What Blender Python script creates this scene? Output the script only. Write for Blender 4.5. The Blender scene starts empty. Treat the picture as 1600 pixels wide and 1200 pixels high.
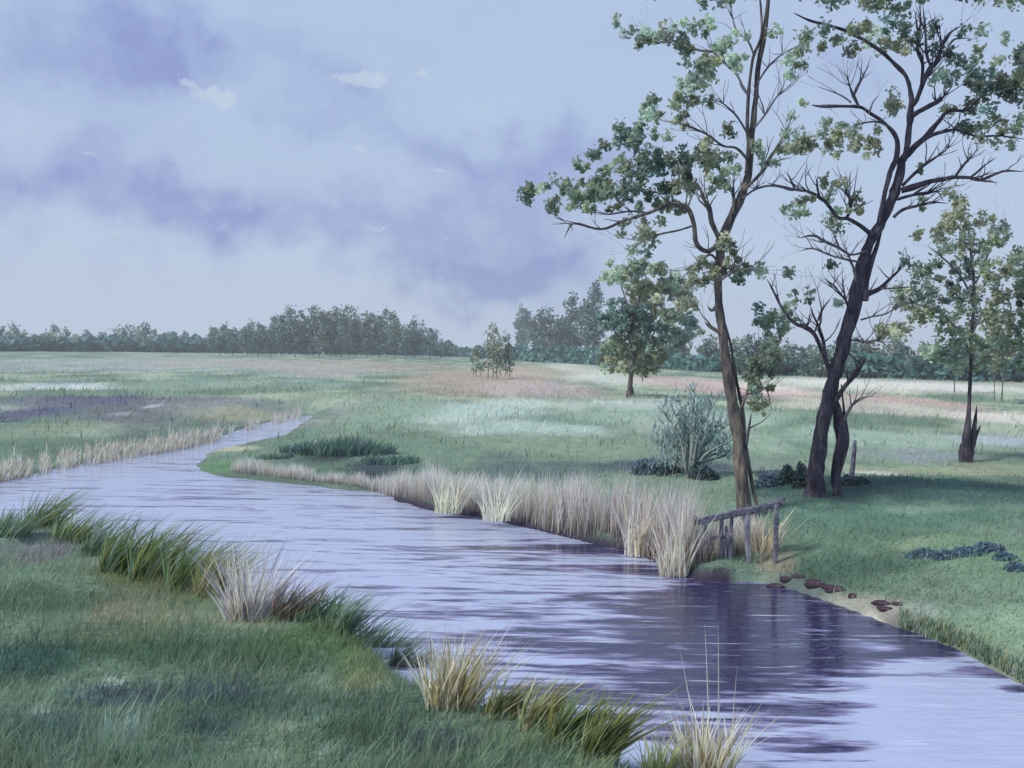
import bpy, math, random
import numpy as np
from mathutils import Matrix, Vector
R = math.radians
random.seed(7)
rng = np.random.default_rng(11)
sc = bpy.context.scene
col = sc.collection

# ---------------------------------------------------------------- camera, sky, sun, exposure
CAM_H = 2.4
FOV = R(55)
F = 800 / math.tan(FOV / 2)                    # focal length in pixels of a 1600 px wide frame
PITCH = math.atan(55 / F)
ROLL = R(1.07)
cam_rot = Matrix.Rotation(math.pi / 2 - PITCH, 3, 'X') @ Matrix.Rotation(ROLL, 3, 'Z')
cam_data = bpy.data.cameras.new('camera')
cam_data.sensor_width = 36
cam_data.lens = 18 / math.tan(FOV / 2)
cam_data.clip_start = 0.05
cam_data.clip_end = 4000
cam = bpy.data.objects.new('camera', cam_data)
cam.matrix_world = Matrix.Translation((0, 0, CAM_H)) @ cam_rot.to_4x4()
col.objects.link(cam)
sc.camera = cam
CR = np.array(cam_rot)

def ray(px, py):
    v = np.stack([(np.asarray(px, float) - 800) / F, -(np.asarray(py, float) - 600) / F, -np.ones_like(np.asarray(px, float))], -1)
    return v @ CR.T

def at_z(px, py, z):
    d = ray(px, py)
    t = (z - CAM_H) / d[..., 2]
    p = d * t[..., None] if d.ndim > 1 else d * t
    return p + np.array([0, 0, CAM_H])

def at_depth(px, py, y):
    d = ray(px, py)
    return d * (y / d[1]) + np.array([0, 0, CAM_H])

SUN_EL, SUN_AZ2 = R(44), R(-118)               # azimuth measured from +Y (the view) to +X
sun_dir = Vector((math.sin(SUN_AZ2) * math.cos(SUN_EL), math.cos(SUN_AZ2) * math.cos(SUN_EL), math.sin(SUN_EL)))
sd = bpy.data.lights.new('sun', 'SUN')
sd.energy = 4.0
sd.angle = R(10)
sd.color = (1.0, 0.95, 0.88)
so = bpy.data.objects.new('sun', sd)
so.rotation_euler = sun_dir.to_track_quat('Z', 'Y').to_euler()
col.objects.link(so)

world = bpy.data.worlds.new('World')
sc.world = world
world.use_nodes = True
nt = world.node_tree
nt.nodes.clear()
N = nt.nodes.new
L = nt.links.new

def mnode(op, a, b=None, c=None, clamp=False):
    n = N('ShaderNodeMath'); n.operation = op; n.use_clamp = clamp
    for i, v in enumerate((a, b, c)):
        if v is None: continue
        if isinstance(v, (int, float)): n.inputs[i].default_value = v
        else: L(v, n.inputs[i])
    return n.outputs[0]

tc = N('ShaderNodeTexCoord')
sep = N('ShaderNodeSeparateXYZ'); L(tc.outputs['Generated'], sep.inputs[0])
az = mnode('ARCTAN2', sep.outputs[0], sep.outputs[1])
el = mnode('ARCSINE', sep.outputs[2])
ela = mnode('ABSOLUTE', el)
comb = N('ShaderNodeCombineXYZ')
L(az, comb.inputs[0]); L(ela, comb.inputs[1])
def noise(scale, detail, rough, vec=None, sx=1, sy=1, off=0.0):
    mp = N('ShaderNodeMapping'); mp.inputs['Scale'].default_value = (sx, sy, 1); mp.inputs['Location'].default_value = (off, off * .7, 0)
    L(vec or comb.outputs[0], mp.inputs[0])
    n = N('ShaderNodeTexNoise'); n.inputs['Scale'].default_value = scale; n.inputs['Detail'].default_value = detail
    n.inputs['Roughness'].default_value = rough
    L(mp.outputs[0], n.inputs['Vector'])
    return n
nw = noise(9, 5, .6)
nw2 = noise(9, 5, .6, off=5.3)
wa = mnode('ADD', az, mnode('MULTIPLY', mnode('SUBTRACT', nw.outputs['Fac'], .5), .26))
we = mnode('ADD', ela, mnode('MULTIPLY', mnode('SUBTRACT', nw2.outputs['Fac'], .5), .2))
nw3 = noise(70, 5, .65, off=2.1)
fa = mnode('ADD', az, mnode('MULTIPLY', mnode('SUBTRACT', nw3.outputs['Fac'], .5), .05))
nw4 = noise(70, 5, .65, off=8.1)
fe = mnode('ADD', ela, mnode('MULTIPLY', mnode('SUBTRACT', nw4.outputs['Fac'], .5), .022))

def azel(px, py):
    d = ray(px, py); d = d / np.linalg.norm(d)
    return math.atan2(d[0], d[1]), math.asin(d[2])

def blobs(lst, A, E, sharp=1.0):
    tot = None
    for (px, py, rx, ry, amp) in lst:
        a, e = azel(px, py)
        da = mnode('MULTIPLY', mnode('SUBTRACT', A, a), F / rx)
        de = mnode('MULTIPLY', mnode('SUBTRACT', E, e), F / ry)
        q = mnode('ADD', mnode('MULTIPLY', da, da), mnode('MULTIPLY', de, de))
        g = mnode('MULTIPLY', mnode('EXPONENT', mnode('MULTIPLY', q, -sharp)), amp)
        tot = g if tot is None else mnode('ADD', tot, g)
    return tot

violet = blobs([(170, 50, 80, 60, .95), (270, 50, 50, 90, .75), (360, 90, 180, 60, .4), (40, 265, 110, 50, .85), (130, 215, 90, 60, .45),
                (190, 330, 190, 55, .65), (320, 345, 90, 40, .6), (540, 150, 80, 45, .65), (300, 130, 90, 50, .35), (520, 365, 190, 40, .55),
                (690, 235, 110, 35, .7), (800, 300, 120, 70, .8), (750, 420, 110, 34, 1.25), (840, 400, 90, 50, .8),
                (900, 240, 90, 50, .6), (660, 360, 160, 40, .4), (880, 460, 90, 60, .55), (1300, 100, 70, 60, .3), (1340, 140, 90, 40, .25),
                (420, 300, 120, 50, .3), (40, 40, 60, 60, .35)], wa, we)
# broken cloud everywhere else on the dome as well
outside = noise(2.6, 6, .6, sx=1, sy=2.2, off=3.0)
azmask = mnode('GREATER_THAN', mnode('ABSOLUTE', az), .62)
elmask = mnode('GREATER_THAN', ela, .46)
away = mnode('MAXIMUM', azmask, elmask)
vo = mnode('MULTIPLY', mnode('MULTIPLY', mnode('SUBTRACT', outside.outputs['Fac'], .45, clamp=True), 3.0), away)
grain = noise(30, 6, .7, off=1.0)
gr = mnode('MULTIPLY', mnode('SUBTRACT', grain.outputs['Fac'], .5), 1.1)
vt = mnode('MULTIPLY', mnode('ADD', mnode('ADD', violet, vo), mnode('MULTIPLY', gr, mnode('ADD', violet, .25))), .74, clamp=True)
wisps = blobs([(290, 128, 14, 7, 1), (330, 146, 36, 12, 1.1), (350, 162, 18, 8, .9), (540, 122, 34, 10, 1), (590, 122, 22, 15, 1),
               (662, 115, 16, 10, .9), (140, 242, 22, 5, .8), (556, 231, 18, 6, .8), (685, 266, 22, 5, .9), (588, 358, 12, 7, .9),
               (182, 366, 22, 8, .9), (325, 411, 30, 5, .6), (700, 375, 22, 5, .7), (585, 175, 7, 4, .6), (742, 268, 8, 3, .6)], fa, fe)
wr = N('ShaderNodeMapRange'); wr.inputs['From Min'].default_value = .5; wr.inputs['From Max'].default_value = .8
L(wisps, wr.inputs[0])

sky = N('ShaderNodeTexSky'); sky.sky_type = 'NISHITA'; sky.sun_disc = False
sky.sun_elevation = SUN_EL; sky.sun_rotation = SUN_AZ2
STR = 0.12
def rgb(c, k=1.0):
    n = N('ShaderNodeRGB'); n.outputs[0].default_value = (c[0] * k, c[1] * k, c[2] * k, 1); return n.outputs[0]
def mix(f, a, b):
    n = N('ShaderNodeMix'); n.data_type = 'RGBA'
    for s, v in ((n.inputs['Factor'], f), (n.inputs['A'], a), (n.inputs['B'], b)):
        if isinstance(v, (int, float)): s.default_value = v
        else: L(v, s)
    return n.outputs['Result']
pale_n = noise(4, 4, .5, sy=2)
pale = mix(pale_n.outputs['Fac'], rgb((.385, .515, .745), 1 / STR), rgb((.49, .61, .83), 1 / STR))
low_air = mnode('EXPONENT', mnode('MULTIPLY', ela, -7.0))
pale = mix(mnode('MULTIPLY', low_air, .75), pale, rgb((.66, .77, .93), 1 / STR))
base = mix(.95, sky.outputs[0], pale)
c1 = mix(vt, base, rgb((.265, .335, .65), 1 / STR))
c2 = mix(mnode('MULTIPLY', wr.outputs[0], .6), c1, rgb((.58, .68, .80), 1 / STR))
bg = N('ShaderNodeBackground'); bg.inputs['Strength'].default_value = STR
L(c2, bg.inputs[0])
wo = N('ShaderNodeOutputWorld'); L(bg.outputs[0], wo.inputs[0])

sc.view_settings.view_transform = 'Standard'
sc.view_settings.look = 'None'
sc.view_settings.exposure = 0.0
sc.view_settings.gamma = 1.0

# ---------------------------------------------------------------- helpers
def s2l(r, g, b):
    f = lambda v: (v / 255 / 12.92) if v / 255 < .04045 else ((v / 255 + .055) / 1.055) ** 2.4
    return np.array([f(r), f(g), f(b)])

def _h(ix, iy, s):
    n = (ix.astype(np.int64) * 374761393 + iy.astype(np.int64) * 668265263 + s * 1442695041) & 0xffffffff
    n = ((n ^ (n >> 13)) * 1274126177) & 0xffffffff
    return ((n ^ (n >> 16)) & 0xffff) / 65535.0
def vnoise(x, y, s=0):
    x = np.asarray(x, float); y = np.asarray(y, float)
    ix = np.floor(x); iy = np.floor(y); fx = x - ix; fy = y - iy
    fx = fx * fx * (3 - 2 * fx); fy = fy * fy * (3 - 2 * fy)
    a = _h(ix, iy, s); b = _h(ix + 1, iy, s); c = _h(ix, iy + 1, s); d = _h(ix + 1, iy + 1, s)
    return (a * (1 - fx) + b * fx) * (1 - fy) + (c * (1 - fx) + d * fx) * fy
def fbm(x, y, s=0, o=4):
    t = 0; a = .5; n = 0
    for k in range(o):
        t = t + a * vnoise(x * 2 ** k, y * 2 ** k, s + k * 17); n += a; a *= .5
    return t / n
def ss(a, b, x):
    t = np.clip((x - a) / (b - a), 0, 1); return t * t * (3 - 2 * t)

def tag(o, label=None, cat=None, group=None, kind=None):
    if label: o['label'] = label
    if cat: o['category'] = cat
    if group: o['group'] = group
    if kind: o['kind'] = kind
    return o
def empty(name, loc, **k):
    o = bpy.data.objects.new(name, None); o.location = [float(v) for v in loc]
    o.empty_display_size = .2
    col.objects.link(o); tag(o, **k); return o

def sum_loc(p):
    v = np.array(p.location)
    return v if p.parent is None else v + sum_loc(p.parent)

def build(name, V, Fc, mat, parent=None, C=None, smooth=False, origin=None):
    """V (n,3) world coordinates, Fc list/array of faces -> one mesh object"""
    V = np.asarray(V, float)
    if parent is not None: origin = sum_loc(parent)
    if origin is None: origin = np.zeros(3)
    me = bpy.data.meshes.new(name)
    if isinstance(Fc, np.ndarray):
        n, k = Fc.shape
        me.vertices.add(len(V)); me.loops.add(n * k); me.polygons.add(n)
        me.vertices.foreach_set('co', (V - origin).astype(np.float32).ravel())
        me.loops.foreach_set('vertex_index', Fc.astype(np.int32).ravel())
        me.polygons.foreach_set('loop_start', np.arange(0, n * k, k, dtype=np.int32))
        me.polygons.foreach_set('loop_total', np.full(n, k, dtype=np.int32))
        me.update(calc_edges=True)
    else:
        me.from_pydata((V - origin).tolist(), [], Fc); me.update()
    if C is not None:
        a = me.color_attributes.new('Col', 'FLOAT_COLOR', 'POINT')
        c4 = np.ones((len(V), 4), np.float32); c4[:, :3] = np.clip(C, 0, 1)
        a.data.foreach_set('color', c4.ravel())
    if smooth: me.polygons.foreach_set('use_smooth', np.ones(len(me.polygons), bool))
    me.materials.append(mat)
    o = bpy.data.objects.new(name, me); col.objects.link(o)
    if parent is not None: o.parent = parent
    else: o.location = origin
    return o

def material(name):
    m = bpy.data.materials.new(name); m.use_nodes = True
    m.node_tree.nodes.clear(); return m, m.node_tree

def leaf_material(name, trans=.35, var=.35, scale=6.0, rough=.7):
    m, t = material(name); n = t.nodes.new; l = t.links.new
    at = n('ShaderNodeAttribute'); at.attribute_name = 'Col'
    geo = n('ShaderNodeNewGeometry')
    ns = n('ShaderNodeTexNoise'); ns.inputs['Scale'].default_value = scale; ns.inputs['Detail'].default_value = 4
    l(geo.outputs['Position'], ns.inputs['Vector'])
    mr = n('ShaderNodeMapRange'); mr.inputs['From Min'].default_value = .3; mr.inputs['From Max'].default_value = .7
    mr.inputs['To Min'].default_value = 1 - var; mr.inputs['To Max'].default_value = 1 + var
    l(ns.outputs['Fac'], mr.inputs[0])
    vm = n('ShaderNodeVectorMath'); vm.operation = 'SCALE'
    l(at.outputs['Color'], vm.inputs[0]); l(mr.outputs[0], vm.inputs['Scale'])
    p = n('ShaderNodeBsdfPrincipled'); p.inputs['Roughness'].default_value = rough; p.inputs['Specular IOR Level'].default_value = .25
    l(vm.outputs[0], p.inputs['Base Color'])
    tr = n('ShaderNodeBsdfTranslucent'); l(vm.outputs[0], tr.inputs['Color'])
    mx = n('ShaderNodeMixShader'); mx.inputs[0].default_value = trans
    l(p.outputs[0], mx.inputs[1]); l(tr.outputs[0], mx.inputs[2])
    o = n('ShaderNodeOutputMaterial'); l(mx.outputs[0], o.inputs[0])
    return m
M_LEAF = leaf_material('leaf', .55, .2, 9)
M_FAR = leaf_material('far_foliage', .3, .35, .6)
M_BLADE = leaf_material('grass_blade', .5, .15, 5)

def bark_material(name, c1, c2, c3, sc_=14.0, stretch=.22):
    m, t = material(name); n = t.nodes.new; l = t.links.new
    geo = n('ShaderNodeTexCoord')
    mp = n('ShaderNodeMapping'); mp.inputs['Scale'].default_value = (1, 1, stretch); l(geo.outputs['Object'], mp.inputs[0])
    ns = n('ShaderNodeTexNoise'); ns.inputs['Scale'].default_value = sc_; ns.inputs['Detail'].default_value = 6; ns.inputs['Roughness'].default_value = .65
    l(mp.outputs[0], ns.inputs['Vector'])
    cr = n('ShaderNodeValToRGB'); e = cr.color_ramp.elements
    e[0].position = .36; e[0].color = (*c1, 1); e[1].position = .72; e[1].color = (*c3, 1)
    x = cr.color_ramp.elements.new(.52); x.color = (*c2, 1)
    l(ns.outputs['Fac'], cr.inputs[0])
    p = n('ShaderNodeBsdfPrincipled'); p.inputs['Roughness'].default_value = .9; p.inputs['Specular IOR Level'].default_value = .2
    l(cr.outputs[0], p.inputs['Base Color'])
    b = n('ShaderNodeBump'); b.inputs['Strength'].default_value = .8; b.inputs['Distance'].default_value = .03
    l(ns.outputs['Fac'], b.inputs['Height']); l(b.outputs[0], p.inputs['Normal'])
    o = n('ShaderNodeOutputMaterial'); l(p.outputs[0], o.inputs[0])
    return m
M_BARK_A = bark_material('olive_bark', (.04, .034, .045), (.12, .105, .095), (.30, .265, .20))
M_BARK_B = bark_material('violet_bark', (.022, .018, .034), (.06, .05, .075), (.17, .145, .16))
M_TWIG = bark_material('twig_bark', (.08, .07, .095), (.15, .135, .16), (.24, .21, .22))
M_WOOD = bark_material('weathered_wood', (.05, .05, .08), (.14, .14, .19), (.27, .27, .33), 20, 1)
M_WOODP = bark_material('pale_wood', (.10, .10, .15), (.22, .22, .28), (.34, .34, .38), 20, .3)
M_STONE = bark_material('red_brown_stone', (.028, .018, .03), (.06, .038, .055), (.12, .09, .11), 9, 1)

# ---------------------------------------------------------------- the river's outline (water level z = 0)
def pts(lst, z): return np.array([at_z(a, b, z)[:2] for a, b in lst])
far_bank = pts([(2100, 1190), (1800, 1120), (1600, 1066), (1500, 1012), (1400, 975), (1340, 955), (1250, 928), (1180, 908), (1100, 908), (1060, 893), (1000, 866),
                (940, 852), (850, 832), (760, 810), (690, 800), (630, 784), (600, 771), (520, 763), (440, 754), (370, 748),
                (322, 738), (312, 725), (335, 706), (385, 694), (440, 681), (470, 664), (486, 654)], 0.0)
left_bank = pts([(484, 649), (440, 655), (380, 670), (330, 688), (250, 706), (150, 722), (60, 738), (0, 752), (-150, 775), (-420, 800), (-900, 830)], 0.0)
near_top = pts([(-900, 880), (-400, 815), (0, 812), (100, 820), (200, 848), (330, 895), (450, 945), (560, 985), (625, 1020), (660, 1062),
                (760, 1098), (850, 1122), (960, 1152), (1030, 1195), (1090, 1290), (1200, 1500)], 0.3)
near_edge = near_top + np.stack([near_top[:, 0] * .02, np.full(len(near_top), .28)], 1)
tail = np.array([[1.2, 1.5], [1.0, -6], [8, -6], [9, 3]])
river = np.concatenate([far_bank, left_bank, near_edge, tail])
def densify(P, closed, step=.35, amp=.05):
    out = []; n = len(P)
    for i in range(n if closed else n - 1):
        p0, p1, p2, p3 = P[(i - 1) % n] if closed or i > 0 else P[i], P[i], P[(i + 1) % n], P[(i + 2) % n] if closed or i + 2 < n else P[(i + 1) % n]
        k = int(max(2, min(24, np.linalg.norm(p2 - p1) / step)))
        for j in range(k):
            t = j / k
            out.append(.5 * ((2 * p1) + (-p0 + p2) * t + (2 * p0 - 5 * p1 + 4 * p2 - p3) * t * t + (-p0 + 3 * p1 - 3 * p2 + p3) * t ** 3))
    out = np.array(out)
    out[:, 0] += amp * 2 * (fbm(out[:, 0] * 1.7, out[:, 1] * 1.7, 3) - .5)
    out[:, 1] += amp * 2 * (fbm(out[:, 0] * 1.7, out[:, 1] * 1.7, 9) - .5)
    return out
RV = densify(river, True, .22, .13)
NE = densify(near_edge, False, .3, 0)

def dist_poly(X, Y, P, closed):
    Q = np.roll(P, -1, 0) if closed else P[1:]
    A = P if closed else P[:-1]
    best = np.full(X.shape, 1e9)
    for a, b in zip(A, Q):
        ab = b - a; l2 = ab @ ab + 1e-12
        t = np.clip(((X - a[0]) * ab[0] + (Y - a[1]) * ab[1]) / l2, 0, 1)
        d = (X - a[0] - t * ab[0]) ** 2 + (Y - a[1] - t * ab[1]) ** 2
        best = np.minimum(best, d)
    return np.sqrt(best)
def inside(X, Y, P):
    c = np.zeros(X.shape, bool); Q = np.roll(P, -1, 0)
    for a, b in zip(P, Q):
        if a[1] == b[1]: continue
        m = ((a[1] > Y) != (b[1] > Y)) & (X < (b[0] - a[0]) * (Y - a[1]) / (b[1] - a[1]) + a[0])
        c ^= m
    return c
def sdist(X, Y):
    X = np.asarray(X, float); Y = np.asarray(Y, float)
    d = dist_poly(X, Y, RV, True)
    return np.where(inside(X, Y, RV), -d, d)
def nearside(X, Y):
    return dist_poly(np.asarray(X, float), np.asarray(Y, float), NE, False)
def height(X, Y, d=None):
    X = np.asarray(X, float); Y = np.asarray(Y, float)
    if d is None: d = sdist(X, Y)
    near = (nearside(X, Y) < d + .05)
    hn = .30 * ss(0, .35, d)
    low = ss(2.2, 2.9, X) * (1 - ss(10, 12, Y)); spit = ss(13.5, 16.5, Y)
    hf = (.12 - .05 * low - .08 * spit) * ss(0, .12, d) + (.22 + .05 * low + .06 * spit) * ss(0.1, 2.2 + 2 * spit, d)
    # a low mound under the two big trees and the right-hand meadow
    m = .22 * np.exp(-(((X - 5.6) / 3.2) ** 2 + ((Y - 14.5) / 2.6) ** 2)) * ss(.5, 2.5, d)
    hl = np.where(near, hn, hf + m)
    und = (fbm(X * .35, Y * .35, 5) - .5) * .22 * ss(.3, 3, d) + (fbm(X * 2.2, Y * 2.2, 6) - .5) * .11 * ss(.05, .6, d)
    bed = -.6 * ss(0, .9, -d)
    return np.where(d > 0, hl + und, bed)
def ground(px, py):
    z = .3
    for _ in range(6):
        p = at_z(px, py, z); z = float(height(np.array([p[0]]), np.array([p[1]]))[0])
        z = max(z, 0)
    return np.array([p[0], p[1], z])

# ---------------------------------------------------------------- colours of the ground: patches of different turf, heather, sand, peat, painted tree shade
G_ = s2l
def GT_(r, g, b):
    m = (r + g + b) / 3
    return s2l(*[np.clip(v * .84 + m * .16 + o, 0, 255) for v, o in zip((r, g, b), (6, 2, 0))])
# (px, py, rx, ry, colour, opacity) -> each becomes an ellipse lying on the land
PATCH = [
 # far plain
 (200, 575, 420, 14, (150, 165, 172), .6), (560, 572, 260, 10, (158, 152, 146), .6), (420, 598, 160, 7, (118, 148, 140), .6),
 (60, 606, 70, 7, (176, 190, 198), .7), (130, 606, 60, 4, (185, 196, 204), .6), (60, 597, 60, 5, (112, 140, 138), .6), (280, 606, 120, 10, (125, 152, 140), .7),
 (150, 630, 200, 11, (84, 90, 116), .9), (30, 645, 70, 11, (80, 88, 116), .9), (200, 652, 150, 17, (92, 102, 112), .85), (330, 632, 120, 10, (112, 122, 130), .7),
 (240, 636, 10, 3, (175, 188, 196), .6), (190, 646, 20, 2, (160, 170, 184), .5),
 (70, 668, 70, 12, (118, 138, 118), .8), (120, 690, 170, 14, (82, 112, 98), .9), (240, 672, 90, 12, (78, 104, 98), .8), (330, 655, 70, 12, (98, 120, 112), .7),
 (380, 640, 60, 8, (150, 155, 130), .6), (5, 657, 14, 5, (60, 66, 108), .9),
 (510, 645, 40, 7, (128, 138, 140), .6), (560, 632, 44, 7, (130, 140, 142), .6), (610, 618, 40, 6, (130, 140, 140), .6), (655, 604, 40, 4, (134, 142, 142), .55),
 # heather and sand band
 (780, 590, 90, 16, (160, 150, 138), .8), (850, 580, 70, 10, (172, 164, 152), .6), (900, 575, 40, 8, (190, 198, 186), .7), (950, 592, 60, 8, (190, 202, 195), .8), (850, 607, 90, 12, (180, 165, 170), .6),
 (1070, 600, 90, 13, (178, 158, 156), .75), (1120, 612, 60, 12, (176, 152, 150), .65), (1230, 615, 80, 14, (205, 180, 180), .8), (1300, 605, 260, 10, (196, 198, 192), .75),
 (1440, 632, 60, 13, (182, 160, 162), .7), (1380, 640, 120, 12, (190, 180, 178), .6), (1450, 605, 160, 10, (200, 202, 200), .7), (1560, 600, 60, 14, (190, 170, 165), .7), (1570, 655, 80, 8, (205, 200, 198), .7),
 (1000, 630, 70, 9, (168, 182, 184), .6), (920, 630, 120, 8, (172, 190, 188), .45),
 # mid meadow
 (760, 640, 110, 16, (168, 192, 188), .75), (850, 670, 110, 12, (165, 190, 185), .7), (900, 655, 80, 8, (120, 150, 138), .5), (1100, 650, 200, 14, (150, 178, 165), .6),
 (630, 640, 90, 24, (115, 145, 128), .8), (600, 690, 130, 30, (92, 122, 105), .9), (720, 700, 120, 22, (100, 130, 112), .85), (900, 690, 140, 14, (118, 145, 125), .8), (980, 705, 90, 14, (112, 140, 120), .8),
 (850, 728, 130, 12, (72, 98, 98), .85), (790, 712, 40, 12, (84, 108, 108), .7), (650, 722, 120, 14, (66, 98, 88), .85), (510, 695, 70, 12, (46, 62, 72), .95), (590, 715, 60, 10, (50, 70, 80), .9), (450, 715, 100, 14, (76, 108, 92), .85),
 (350, 708, 40, 8, (88, 130, 92), .9), (420, 695, 60, 8, (98, 126, 108), .8), (1040, 728, 100, 9, (62, 80, 100), .9),
 (1180, 690, 70, 20, (132, 160, 142), .8), (1420, 690, 140, 16, (140, 168, 155), .8), (1430, 710, 90, 9, (125, 142, 148), .85), (1560, 690, 70, 8, (150, 165, 180), .8), (1450, 738, 130, 12, (140, 155, 130), .8), (1570, 735, 60, 14, (128, 145, 122), .8),
 (1200, 722, 60, 12, (110, 132, 125), .8), (1370, 747, 40, 7, (196, 196, 196), .8),
 # right-hand bank; the dark greens paint in shade under the trees
 (1215, 748, 50, 12, (60, 72, 86), .9), (1400, 785, 260, 22, (50, 84, 84), .95), (1560, 795, 140, 22, (58, 96, 92), .9), (1300, 800, 80, 14, (72, 108, 98), .8), (1280, 820, 90, 20, (74, 106, 92), .9), (1420, 820, 180, 16, (78, 118, 104), .9), (1440, 812, 70, 6, (112, 145, 132), .7),
 (1400, 845, 130, 12, (84, 118, 100), .9), (1340, 868, 100, 16, (64, 98, 84), .95), (1460, 850, 80, 6, (122, 148, 118), .7), (1260, 880, 50, 16, (80, 96, 98), .8), (1550, 880, 100, 30, (98, 134, 110), .9), (1420, 880, 60, 10, (92, 122, 104), .9),
 (1350, 903, 60, 14, (150, 150, 140), .7), (1380, 918, 40, 14, (150, 150, 140), .6), (1220, 850, 40, 12, (140, 130, 116), .6),
 (1270, 910, 100, 10, (214, 218, 200), 1), (1330, 928, 80, 11, (212, 216, 200), 1), (1400, 945, 50, 8, (190, 190, 172), .8), (1200, 895, 30, 8, (200, 205, 190), .9),
 (1480, 945, 60, 16, (150, 150, 120), .75), (1440, 915, 30, 8, (140, 150, 150), .6), (1560, 960, 100, 40, (120, 152, 128), .85), (1580, 1000, 60, 30, (142, 160, 132), .85), (1450, 975, 40, 8, (150, 138, 92), .8), (1600, 1040, 50, 16, (160, 160, 125), .8),
 # left bank of the far reach
 (100, 735, 120, 6, (178, 165, 160), .8), (200, 712, 60, 5, (200, 195, 200), .8), (40, 745, 60, 6, (188, 180, 170), .8), (350, 682, 60, 4, (180, 178, 150), .8),
 # near bank
 (40, 850, 60, 22, (105, 118, 124), .8), (60, 865, 40, 14, (112, 108, 128), .6), (140, 880, 60, 20, (100, 122, 110), .7), (120, 835, 60, 14, (98, 115, 70), .8), (230, 895, 90, 24, (88, 104, 58), .75), (300, 920, 80, 18, (92, 108, 66), .7),
 (200, 925, 100, 18, (108, 122, 108), .7), (190, 950, 40, 18, (130, 122, 105), .6), (300, 960, 90, 12, (140, 146, 124), .6), (400, 975, 60, 8, (150, 158, 140), .45), (80, 935, 110, 22, (74, 104, 86), .8), (60, 1030, 120, 36, (50, 88, 82), .9),
 (200, 985, 90, 16, (96, 114, 94), .7), (300, 1015, 160, 22, (66, 102, 82), .9), (450, 1020, 110, 30, (70, 104, 80), .9), (520, 995, 90, 24, (84, 116, 82), .85), (580, 1030, 60, 30, (96, 124, 86), .8), (570, 1060, 40, 12, (122, 132, 98), .6),
 (190, 1078, 80, 20, (52, 76, 98), .75), (250, 1085, 60, 14, (56, 80, 100), .7), (330, 1078, 60, 16, (66, 92, 118), .85), (400, 1085, 70, 14, (60, 88, 108), .7), (120, 1075, 40, 10, (110, 145, 138), .6),
 (450, 1100, 160, 24, (74, 106, 94), .85), (620, 1100, 90, 30, (70, 100, 88), .85), (690, 1150, 80, 14, (62, 88, 100), .7), (560, 1150, 90, 26, (72, 104, 88), .8), (100, 1140, 120, 26, (76, 110, 108), .85), (200, 1140, 40, 12, (138, 170, 172), .7), (180, 1160, 30, 8, (140, 168, 168), .5),
 (330, 1130, 60, 16, (66, 96, 100), .8), (440, 1130, 24, 8, (132, 152, 140), .6), (240, 1182, 200, 18, (92, 128, 116), .7), (560, 1185, 90, 14, (98, 130, 112), .7), (520, 1170, 20, 7, (140, 162, 160), .5), (430, 1188, 14, 5, (185, 200, 200), .7), (90, 1190, 30, 6, (140, 160, 165), .5),
 (180, 1057, 18, 3.5, (160, 185, 178), .8), (60, 1110, 10, 12, (150, 170, 165), .6), (840, 1150, 90, 16, (96, 122, 96), .8), (930, 1185, 60, 14, (110, 132, 100), .8), (830, 1180, 80, 10, (92, 130, 112), .7),
]
ALB = 1.04                                        # pigment seen in the photograph -> base colour of turf
_patches = []
for (px, py, rx, ry, c, a) in PATCH:
    cpt = at_z(px, py, .33); hi = at_z(px, py - ry, .33); lo = at_z(px, py + ry, .33)
    ryw = max(.02, (hi[1] - lo[1]) / 2); cy = (hi[1] + lo[1]) / 2
    _patches.append((cpt[0] * cy / cpt[1], cy, rx * cy / F, ryw, GT_(*c), a * (.8 if c[0] > 185 and py < 760 else 1)))
def ground_colour(X, Y, d):
    X = np.asarray(X, float); Y = np.asarray(Y, float)
    sx = np.maximum(1, Y / 9)
    n1 = fbm(X * 1.3 / sx, Y * .6 / sx ** 1.5, 21); n2 = fbm(X * .5, Y * .25, 31)
    C = GT_(98, 128, 112)[None] * (1 + .5 * (n1[:, None] - .5))
    C = C + (GT_(146, 166, 148) - GT_(98, 128, 112))[None] * (ss(.4, .7, n2) * ss(12, 30, Y))[:, None]
    wx = (fbm(X * 1.1 / sx + 7, Y * 1.1 / sx, 41, 5) - .5); wy = (fbm(X * 1.1 / sx, Y * 1.1 / sx + 9, 51, 5) - .5)
    for (cx, cy, rx, ry, c, a) in _patches:
        u = (X - cx) / rx + wx * 1.3; v = (Y - cy) / ry + wy * 1.3
        q = u * u + v * v
        w = a * (1 - ss(.2, 1.7, q))
        C = C * (1 - w[:, None]) + c[None] * w[:, None]
    # dark wet mud at the foot of the banks
    near = nearside(X, Y) < np.abs(d) + .05
    mud = (1 - ss(.04, .22, d + .06 * (n1 - .5))) * np.where(near, .6, 1.0)
    mud *= np.where((Y > 16) & ~near, .25, 1) * np.where((X > 2.35) & ~near & (Y < 12), .5 - .4 * ((X < 3.4) & (X > 2.4)), 1)
    C = C * (1 - mud[:, None]) + G_(52, 46, 62)[None] * mud[:, None]
    return C * ALB

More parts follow.
